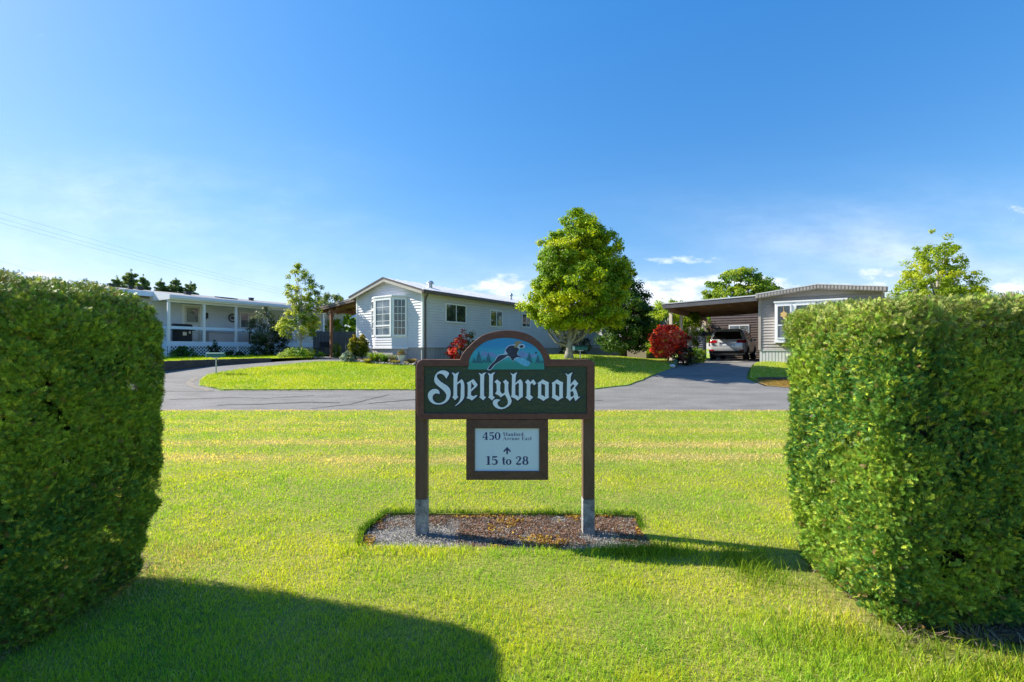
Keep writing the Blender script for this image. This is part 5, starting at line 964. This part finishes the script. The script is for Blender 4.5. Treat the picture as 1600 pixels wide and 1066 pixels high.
shrub('silver_shrub', -7.3, 20.2, 'silvery blue low shrub at the left end of the garden bed', [(.02,.25),(.2,.34),(.38,.2),(.5,.08)], 40, .08, .055, [(.20,.28,.28),(.30,.38,.38),(.40,.46,.46)], zb=.9, nl=5, zlo=.02)
def tuft(name, x, y, z, n, h, sp, w, cols, label, cat='plant', group=None):
    a = rng.uniform(0, 2*math.pi, n); r = sp*.25*rng.random(n)**.5; ld = a+rng.normal(0,.5,n); ln = sp*rng.uniform(.3,1.0,n); H = h*rng.uniform(.55,1.15,n)
    b = np.stack([np.cos(a)*r, np.sin(a)*r, 0*r],1); l = np.stack([np.cos(ld)*ln, np.sin(ld)*ln, 0*ln],1); s_ = np.stack([-np.sin(ld)*w, np.cos(ld)*w, 0*ln],1); u_ = np.stack([0*H,0*H,H],1)
    V = np.empty((n,7,3)); V[:,0]=b-s_; V[:,1]=b+s_; V[:,2]=b+s_+l*.3+u_*.7; V[:,3]=b-s_+l*.3+u_*.7; V[:,4]=b+s_*.7+l*.7+u_*.98; V[:,5]=b-s_*.7+l*.7+u_*.98; V[:,6]=b+l+u_*.85
    Fq = np.array([[0,1,2],[0,2,3],[3,2,4],[3,4,5],[5,4,6]]); Fc = (Fq[None]+(np.arange(n)*7)[:,None,None]).reshape(-1,3); c = np.array(cols)[rng.integers(0,len(cols),n)]*rng.uniform(.7,1.25,(n,1))
    o = npmesh(name, V.reshape(-1,3), Fc, np.repeat(c,7,axis=0), 'leaf', None, label=label, cat=cat, group=group); o.location = (x,y,z); return o
LIME = [(.22,.34,.03),(.14,.27,.02),(.30,.38,.05)]
tuft('strappy_plant', -6.0, 19.95, .88, 260, .42, .48, .012, LIME, 'lime green strappy clump just right of the golden heart shaped cypresses')
tuft('strappy_plant', -5.55, 19.75, .87, 200, .36, .42, .012, [(.10,.22,.02),(.16,.28,.03)], 'darker green strappy clump in the middle of the garden bed')
tuft('lavender', -5.15, 19.7, .87, 200, .34, .34, .008, [(.16,.22,.12),(.24,.22,.20)], 'grey green lavender clump under the bay window', 'lavender')
tuft('dry_grass_clump', -4.3, 19.5, .84, 140, .22, .36, .012, [(.36,.26,.14),(.26,.28,.08),(.42,.22,.12)], 'low pinkish dry clump between the white planter and the sign')
tuft('dry_grass_clump', -4.95, 19.35, .84, 140, .18, .38, .012, [(.30,.26,.12),(.22,.28,.08),(.42,.24,.14)], 'low straw coloured clump left of the white planter')
tuft('strappy_plant', -6.25, 19.7, .86, 120, .20, .28, .012, [(.34,.34,.06),(.42,.36,.12)], 'small yellow clump on the stones in front of the lime green one')
for i in range(26):
    t_ = i/25; x_ = -7.2+t_*3.9; y_ = 20.35-1.38*math.sin(t_*math.pi*.5)+random.uniform(-.05,.05); s_ = random.uniform(.07,.13)
    o = MB().ball((0,0,0), s_, 8, 5, .55).build('edging_stone', 'rock', None, label='grey edging stone lining the garden bed of the lilac home', cat='stone', group='edging stones of the garden bed'); o.location = (x_, y_, float(TL(x_, y_))+.04); o.rotation_euler.z = random.random()*6; o.scale.x = random.uniform(1,1.6)
    for v_ in o.data.vertices: v_.co *= random.uniform(.86,1.1)
PL = empty('planter', (-4.72, 19.45, .86), 0, label='white pedestal planter with orange flowers below the right side of the bay window', cat='planter')
MB().tube([(0,0,.0),(0,0,.04),(0,0,.06),(0,0,.14),(0,0,.32),(0,0,.36),(0,0,.36),(0,0,.33)], [.11,.11,.06,.09,.17,.19,.15,.13], 16).build('urn', 'terracotta', PL, smooth=False)
_, L, o_ = crown([(.36,.14),(.46,.18),(.54,.12)], 26, 22, .06); leaves(PL, L, .045, [(.14,.2,.03),(.5,.16,.06),(.65,.24,.10)], outward=o_, name='flowers', m='petal')
# rhododendron
shrub('rhododendron', -2.28, 20.1, 'rhododendron covered in red blossom rising behind the left shoulder of the sign', [(.15,.35,-.1),(.5,.58,-.05),(.9,.52,.1),(1.2,.36,.22),(1.42,.18,.25)], 62, .15, .075, [(.06,.12,.015),(.20,.24,.03),(.62,.02,.03),(.70,.02,.05),(.62,.10,.04)], zb=.86, per=60)
shrub('dark_bush', 3.1, 22.8, 'dark low bush in the shade behind the maple trunk', [(.05,.6),(.5,.8),(.95,.6),(1.3,.2)], 80, .18, .09, [(.012,.02,.012),(.02,.035,.014)], zb=1.1)
# shrubs before the latticed porch
def at(px, Y, z): return ((px-CX)*Y/F, Y, z)
OL = [(.05,.08,.04),(.09,.13,.075),(.14,.18,.11)]
x_, y_, z_ = at(418, 24.6, 1.08); shrub('olive_shrub', x_, y_, 'tall loose grey green shrub with bare stems at the right end of the porch', [(.7,.5),(1.2,.8),(1.8,.85),(2.3,.6),(2.6,.3)], 130, .20, .085, OL, zb=z_, per=34, nl=26, r0=.045, bark='barkw', fill=.25, zlo=.1)
x_, y_, z_ = at(405, 24.0, 1.08); shrub('dark_bush', x_, y_, 'dark green bush in front of the lattice under the olive shrub', [(.05,.4),(.5,.5),(.9,.35),(1.1,.15)], 60, .14, .07, [(.015,.035,.012),(.03,.06,.02),(.06,.11,.02)], zb=z_)
x_, y_, z_ = at(436, 25.2, 1.08); shrub('dark_bush', x_, y_, 'dark green bush left of the slender young tree', [(.05,.5),(.7,.7),(1.3,.6),(1.7,.3)], 80, .18, .08, [(.015,.03,.015),(.03,.055,.025)], zb=z_)
x_, y_, z_ = at(285, 22.4, 1.08); shrub('green_shrub', x_, y_, 'low wide green shrub in front of the porch lattice under the barbecue', [(.02,.5),(.2,.5),(.4,.32),(.5,.15)], 60, .11, .07, [(.05,.13,.015),(.09,.19,.02),(.15,.25,.03)], zb=z_)
x_, y_, z_ = at(334, 22.9, 1.08); shrub('green_shrub', x_, y_, 'narrow dark green shrub in front of the lattice above the left mailbox', [(.02,.2),(.3,.28),(.6,.22),(.72,.1)], 40, .09, .06, [(.02,.05,.015),(.05,.10,.03)], zb=z_)
for px, lb_ in ((357,'small green shrub at the lattice just right of the left mailbox'),(375,'small dark shrub at the lattice below the right hand porch window')):
    x_, y_, z_ = at(px, 23.4, 1.08); shrub('green_shrub', x_, y_, lb_, [(.02,.2),(.15,.24),(.3,.15)], 24, .07, .055, [(.03,.07,.015),(.06,.12,.02)], zb=z_, nl=4)
x_, y_, z_ = at(467, 22.4, 1.0); shrub('lavender_bush', x_, y_, 'wide low bright green bush round the foot of the slender young tree', [(.02,.85),(.2,.95),(.38,.75),(.48,.35)], 130, .12, .065, [(.13,.26,.015),(.22,.36,.02),(.32,.40,.08)], zb=z_, fill=.15)
x_, y_, z_ = at(521, 23.6, 1.0); shrub('climbing_plant', x_, y_, 'bright green leafy plant at the foot of the brown carport post', [(.02,.16,.15),(.4,.2,.15),(.75,.12,.15)], 26, .09, .07, [(.10,.20,.02),(.2,.3,.03)], zb=z_, nl=4)
# background trees
tree('cedar_tree', 19.0, 38, 'broad bushy cedar rising behind the flat carport roof', [(1.0,3.0),(3.2,3.4),(4.6,3.1),(5.6,2.5),(6.4,1.7),(7.0,.8),(7.3,.3)], 520, 80, .42, .18, [(.07,.16,.012),(.16,.27,.014),(.28,.38,.02),(.36,.42,.03)], 6.5, .22, 'barkd', 40, fill=.45, zb=1.1, squash=.55)
tree('ash_tree', 24.3, 26, 'airy yellow green tree showing above the right hand hedge', [(1.2,1.5),(2.4,2.0),(3.8,2.1),(5.0,1.7),(6.0,1.15,-.1),(6.8,.7,.1),(7.5,.25)], 380, 95, .27, .10, [(.22,.32,.014),(.34,.42,.016),(.46,.50,.02)], 6.6, .16, 'bark', 60, fill=.3, zb=.86)
tree('sapling', 27.0, 28.5, 'thin darker sapling at the right edge of the airy yellow green tree', [(2.5,.6),(3.8,.9),(4.9,.6),(5.4,.2)], 50, 60, .25, .12, [(.05,.10,.03),(.09,.15,.04)], 5.2, .07, 'bark', 20, zb=.86, fill=.3)
LG = [(.14,.26,.014),(.24,.36,.016),(.36,.45,.02)]
tree('garden_tree', 9.35, 27.2, 'light green leafy tree behind the red leaved bush', [(.3,1.2),(1.2,1.7),(2.2,1.6),(3.0,1.0),(3.4,.4)], 140, 70, .32, .13, LG, 3.2, .10, 'bark', 16, zb=1.1)
tree('garden_tree', 10.8, 29.2, 'light green tree seen between the cream posts of the right carport', [(.2,.8),(1.2,1.05),(2.0,.95),(2.6,.5)], 130, 70, .32, .13, LG, 2.8, .10, 'bark', 16, zb=1.1)
tree('cherry_tree', 12.75, 31.3, 'small tree with pink grey blossom hanging behind the cream posts', [(1.2,.7),(1.8,1.0),(2.4,.9),(2.8,.4)], 60, 60, .22, .09, [(.14,.10,.08),(.34,.22,.22),(.46,.32,.32)], 2.6, .06, 'bark', 24, zb=.9)
tree('garden_tree', -12.4, 33.5, 'bright green leafy tree above the dark slate fence', [(.8,.9),(1.6,1.6),(2.3,1.5),(2.9,.9),(3.2,.3)], 130, 70, .30, .13, [(.12,.24,.012),(.22,.36,.015),(.32,.44,.02)], 3.0, .10, 'bark', 16, zb=1.1)
tree('garden_tree', -16.6, 42.0, 'tall pale green tree peeping over the left carport roof', [(2.0,1.0),(3.4,1.5),(4.6,1.2),(5.4,.6),(5.8,.2)], 90, 60, .35, .16, [(.10,.16,.04),(.18,.24,.06)], 5.6, .12, 'bark', 30, zb=1.1, fill=.25)
def pine(x, y, h, rad, label, zb=1.1):
    root = empty('pine_tree', (x, y, zb), 0, label=label, cat='tree', group=None); P = []; lb = MB()
    z = h*.35
    while z < h:
        k = (h-z)/(h*.65); n = 9 if k > .15 else 5
        for j in range(n):
            a = rng.uniform(0,6.28); ln = rad*(k**.5)*.9*rng.uniform(.6,1.1)+.15; tip = np.array([math.cos(a)*ln, math.sin(a)*ln, z+ln*rng.uniform(.15,.6)])
            t_ = rng.random((170,1))**.6; q = np.array([0,0,z])+t_*(tip-np.array([0,0,z])); P.append(q+rng.normal(0,.09,(170,3))*(1.3-t_*.7)); lb.tube([(0,0,z), tuple(tip*.9+np.array([0,0,z])*.1)], [.05,.01], 5)
        z += .38
    tipz = np.stack([rng.normal(0,.06,60), rng.normal(0,.06,60), h+rng.uniform(-.3,.5,60)],1); P.append(tipz)
    L = np.concatenate(P); leaves(root, L, .15, [(.08,.14,.06),(.14,.21,.09),(.20,.28,.12)]); MB().tube([(0,0,-.2),(0,0,h*.5),(0,0,h)], [.25,.15,.03], 8).build('trunk', 'barkd', root); lb.build('limbs', 'barkd', root)
for px, top, Y, rad, lb_ in ((183,433,55,1.9,'dark pine standing leftmost in the clump beyond the left home'),(205,423,57,2.1,'tallest pointed dark pine beyond the left home'),(224,431,56,1.5,'slim dark pine on the right flank of the tallest pine'),
        (252,437,56,1.6,'dark pine with a feathery top left of the pair above the porch roof'),(275,436,57,1.9,'dark pine in the middle of the clump above the porch roof'),(298,441,58,2.0,'broad dark pine at the right end of the clump beyond the left home'),(163,447,56,1.3,'short dark pine just showing at the left end of the roof')):
    pine((px-CX)*Y/F, Y, 1.5+(HY-top)*Y/F-1.1-.3, rad, lb_)

# ================================================================ CARS, MAILBOXES, ODDMENTS
LV = [(.30,.80,.16,4.62),(.36,.88,.08,4.76),(.48,.93,.02,4.84),(.70,.945,.0,4.86),(.90,.945,.015,4.80),(.98,.94,.03,4.70),(1.05,.925,.05,3.95),(1.10,.915,.07,3.62),(1.25,.865,.17,3.30),(1.42,.795,.29,2.92),(1.56,.73,.42,2.60),(1.64,.67,.52,2.42),(1.685,.58,.66,2.25),(1.70,.40,.9,2.05)]
def lev(z): return [float(np.interp(z, [q[0] for q in LV], [q[i] for q in LV])) for i in (1,2,3)]
def rearp(x, z, off=.012):
    hw, yr, yf = lev(z); r = .22; d = max(0, abs(x)-(hw-r)); d = min(d, r*.999)
    return (x, yr+(r-math.sqrt(r*r-d*d))-off, z)
def car(loc, rz, paint, label):
    c = empty('parked_car', loc, rz, label=label, cat='car'); b = MB(); r = .22; m_ = 0
    for z, hw, yr, yf in LV:
        ring = []
        for sx_, yy_, a0 in ((1,yf,0),(-1,yf,90),(-1,yr,180),(1,yr,270)):
            for j in range(6):
                t_ = R(a0+18*j); ring.append((sx_*(hw-r)+r*math.cos(t_), (yf-r if yy_ == yf else yr+r)+r*math.sin(t_), z))
        b.v += ring; m_ = len(ring)
    for i in range(len(LV)-1):
        for j in range(m_): b.f.append((i*m_+j, i*m_+(j+1)%m_, (i+1)*m_+(j+1)%m_, (i+1)*m_+j))
    b.f.append(tuple(range(m_))[::-1]); b.f.append(tuple((len(LV)-1)*m_+j for j in range(m_))); body = b.build('body', paint, c, smooth=True)
    def patch(nm, x0, x1, z0, z1, m, x0t=None, x1t=None, off=.012, nx=10, nz=4, par=c):
        x0t = x0 if x0t is None else x0t; x1t = x1 if x1t is None else x1t; q = MB()
        for k in range(nz+1):
            w = k/nz; z = z0+(z1-z0)*w; a = x0+(x0t-x0)*w; bb_ = x1+(x1t-x1)*w
            for j in range(nx+1): q.v.append(rearp(a+(bb_-a)*j/nx, z, off))
        for k in range(nz):
            for j in range(nx): i = k*(nx+1)+j; q.f.append((i, i+1, i+nx+2, i+nx+1))
        return q.build(nm, m, par, smooth=True)
    patch('rear_window', -.76, .76, 1.13, 1.56, 'carglass', -.60, .60)
    for s_ in (-1, 1):
        a, b_ = sorted((s_*.50, s_*.93)); tl = patch('tail_light', a, b_, .93, 1.08, 'redl', off=.02); a, b_ = sorted((s_*.62, s_*.86)); patch('reflector', a, b_, .50, .57, 'redl', off=.016)
        q = MB()   # side glass
        for (ya, za) in ((.55,1.12),(3.35,1.12),(3.0,1.32),(2.62,1.52),(.80,1.52),(.58,1.3)): hw = lev(za)[0]; q.v.append((s_*(hw+.012), ya, za))
        q.f.append(tuple(range(6))); q.build('side_window', 'carglass', c)
        q = MB()
        for yy_ in (1.5, 2.5): q.prism([(lev(1.12)[0]+.013, 1.12),(lev(1.52)[0]+.013, 1.52),(lev(1.52)[0]+.02, 1.52),(lev(1.12)[0]+.02, 1.12)], yy_, yy_+.07, 'y')
        if s_ < 0: q.v = [(-a_, b__, c__) for a_, b__, c__ in q.v]
        q.build('window_pillar', 'blkpl', c)
        MB().tube([(s_*.62,.75,1.70),(s_*.62,1.0,1.74),(s_*.62,2.2,1.74),(s_*.62,2.45,1.69)], .018, 6).build('roof_rail', 'blkpl', c)
        MB().ball((s_*1.02,3.0,1.13), .10, 8, 6, .7).build('mirror', paint, c, smooth=True)
        for yw in (.92, 3.85):
            MB().tube([(s_*.90,yw,.37),(s_*.951,yw,.37)], .42, 24).build('wheel_arch', 'blkpl', c)
            w_ = empty('wheel', (0,0,0), 0); w_.parent = c
            MB().tube([(s_*.70,yw,.35),(s_*.72,yw,.35),(s_*.945,yw,.35),(s_*.962,yw,.35)], [.32,.35,.35,.33], 24).build('tyre', 'tyre', w_)
            rm = MB().tube([(s_*.955,yw,.35),(s_*.968,yw,.35)], .10, 12)
            for k in range(5):
                t_ = k*2*math.pi/5; rm.tube([(s_*.962,yw+.08*math.cos(t_),.35+.08*math.sin(t_)),(s_*.966,yw+.25*math.cos(t_),.35+.25*math.sin(t_))], [.035,.045], 6)
            rm.build('rim', 'chrome', w_)
    patch('bumper_base', -.93, .93, .34, .50, 'blkpl', off=.014, nx=16); patch('plate_recess', -.36, .42, .76, .93, 'galv', off=.008, nx=6); patch('licence_plate', -.20, .22, .78, .90, 'whitep', off=.018, nx=4)
    MB().box(-.40, .46, -.03, .0, .925, .95).build('tailgate_trim', 'chrome', c); MB().box(-.06,.06,.02,.04,1.09,1.125).build('badge', 'chrome', c)
    MB().tube([(.02,.06,1.13),(-.22,.10,1.22),(-.42,.14,1.26)], .012, 5).build('rear_wiper', 'blkpl', c)
    MB().tube([(.45,.05,.30),(.45,.3,.30)], .035, 10).build('exhaust', 'chrome', c); MB().box(-.7,.7,.3,4.4,.22,.31).build('underbody', 'blkpl', c)
    MB().prism([(.42,1.60),(.55,1.70),(.80,1.71),(.80,1.69)], -.55, .55, 'x').build('roof_spoiler', paint, c)
    return c
qx, qy = world_of(H3, -1.98, 3.75); car((qx, qy, .885), ANG, 'silver', 'silver sport utility car parked nose in under the right carport with red tail lights')
qx, qy = world_of(H1, -6.35, 4.2); car((qx, qy, 1.07), ANG, 'whitecar', 'white car mostly hidden behind the golden cypresses in the left carport')
def mailbox(x, y, z, rz, hp, label):
    c = empty('mailbox', (x, y, z), rz, label=label, cat='mailbox'); prof = [(-.085,0),(.085,0),(.085,.10)]+[(.085*math.cos(R(a)), .10+.075*math.sin(R(a))) for a in range(15,180,15)]+[(-.085,.10)]
    MB().prism([(a, b+hp) for a, b in prof], -.31, .31, 'x').build('box', 'green_mb', c, bevel=.004); MB().prism([(a*1.04, b*1.03+hp-.002) for a, b in prof], -.325, -.3105, 'x').build('door', 'plate', c)
    MB().box(-.12,.12,-.05,.05,hp-.03,hp-.001).build('bracket', 'galv', c); MB().tube([(0,0,-.1),(0,0,hp-.03)], .024, 8).build('post', 'galv', c); return c
mailbox(-11.15, 17.15, float(TL(-11.15,17.15)), R(4), .62, 'green mailbox on a thin steel post at the tip of the curved lawn')
mailbox(2.87, 19.15, float(TL(2.87,19.15)), R(22), .38, 'green mailbox on a short steel post at the foot of the maple')
for px, y_, z_, cols in ((1103, 22.3, 2.25, [(.02,.03,.05),(.05,.06,.10),(.12,.12,.16)]), (1074, 21.6, 2.05, [(.03,.05,.02),(.12,.04,.03),(.05,.10,.03)])):
    x_ = (px-CX)*y_/F; hb = empty('hanging_basket', (x_, y_, z_), 0, label='dark hanging basket under the carport edge %s' % ('close to the silver car' if px > 1100 else 'between the first two cream posts'), cat='hanging basket')
    MB().tube([(0,0,-.12),(0,0,0),(0,0,.02)], [.08,.17,.17], 12).build('bowl', 'blackmat', hb); _, L, o_ = crown([(-.15,.15),(.0,.25),(.15,.18)], 26, 26, .08); leaves(hb, L, .06, cols, outward=o_, name='foliage'); MB().tube([(0,0,.0),(0,0,1.2 if px > 1100 else 1.45)], .004, 4).build('chain', 'blackmet', hb)
for k, (a, b, r_) in enumerate((((0,330),(470,459),.012),((0,340),(470,462),.012),((0,347),(470,466),.012),((0,406),(190,452),.012))):
    A = Vector(at(a[0]-40, 62, 0)); A.z = 1.5+(HY-a[1]+10)*62/F; B_ = Vector(at(b[0], 118, 0)); B_.z = 1.5+(HY-b[1])*118/F
    w = MB().tube([A.lerp(B_, t_/14)-Vector((0,0,1.2*math.sin(math.pi*t_/14)*.5)) for t_ in range(15)], r_, 5); w.build('utility_wire', 'wire', None, label=('topmost of the three faint utility wires in the left sky','middle one of the three faint utility wires in the left sky','lowest of the three faint parallel utility wires in the left sky','single faint utility wire low over the left hedge')[k], cat='wire', group=None)
PB = empty('compost_bins', (*at(504, 27.5, 0)[:2], 1.06), R(-30), label='black low garden bench standing in front of the slate fence', cat='bench'); PB.name = 'garden_bench'
MB().box(-.5,.5,-.2,.2,.42,.47).build('seat', 'blackmet', PB); MB().box(-.5,.5,.17,.21,.5,.85).build('backrest', 'blackmet', PB)
for a_ in (-.45,.45):
    for b_ in (-.17,.17): MB().box(a_-.03,a_+.03,b_-.03,b_+.03,0,.42).build('leg', 'blackmet', PB)
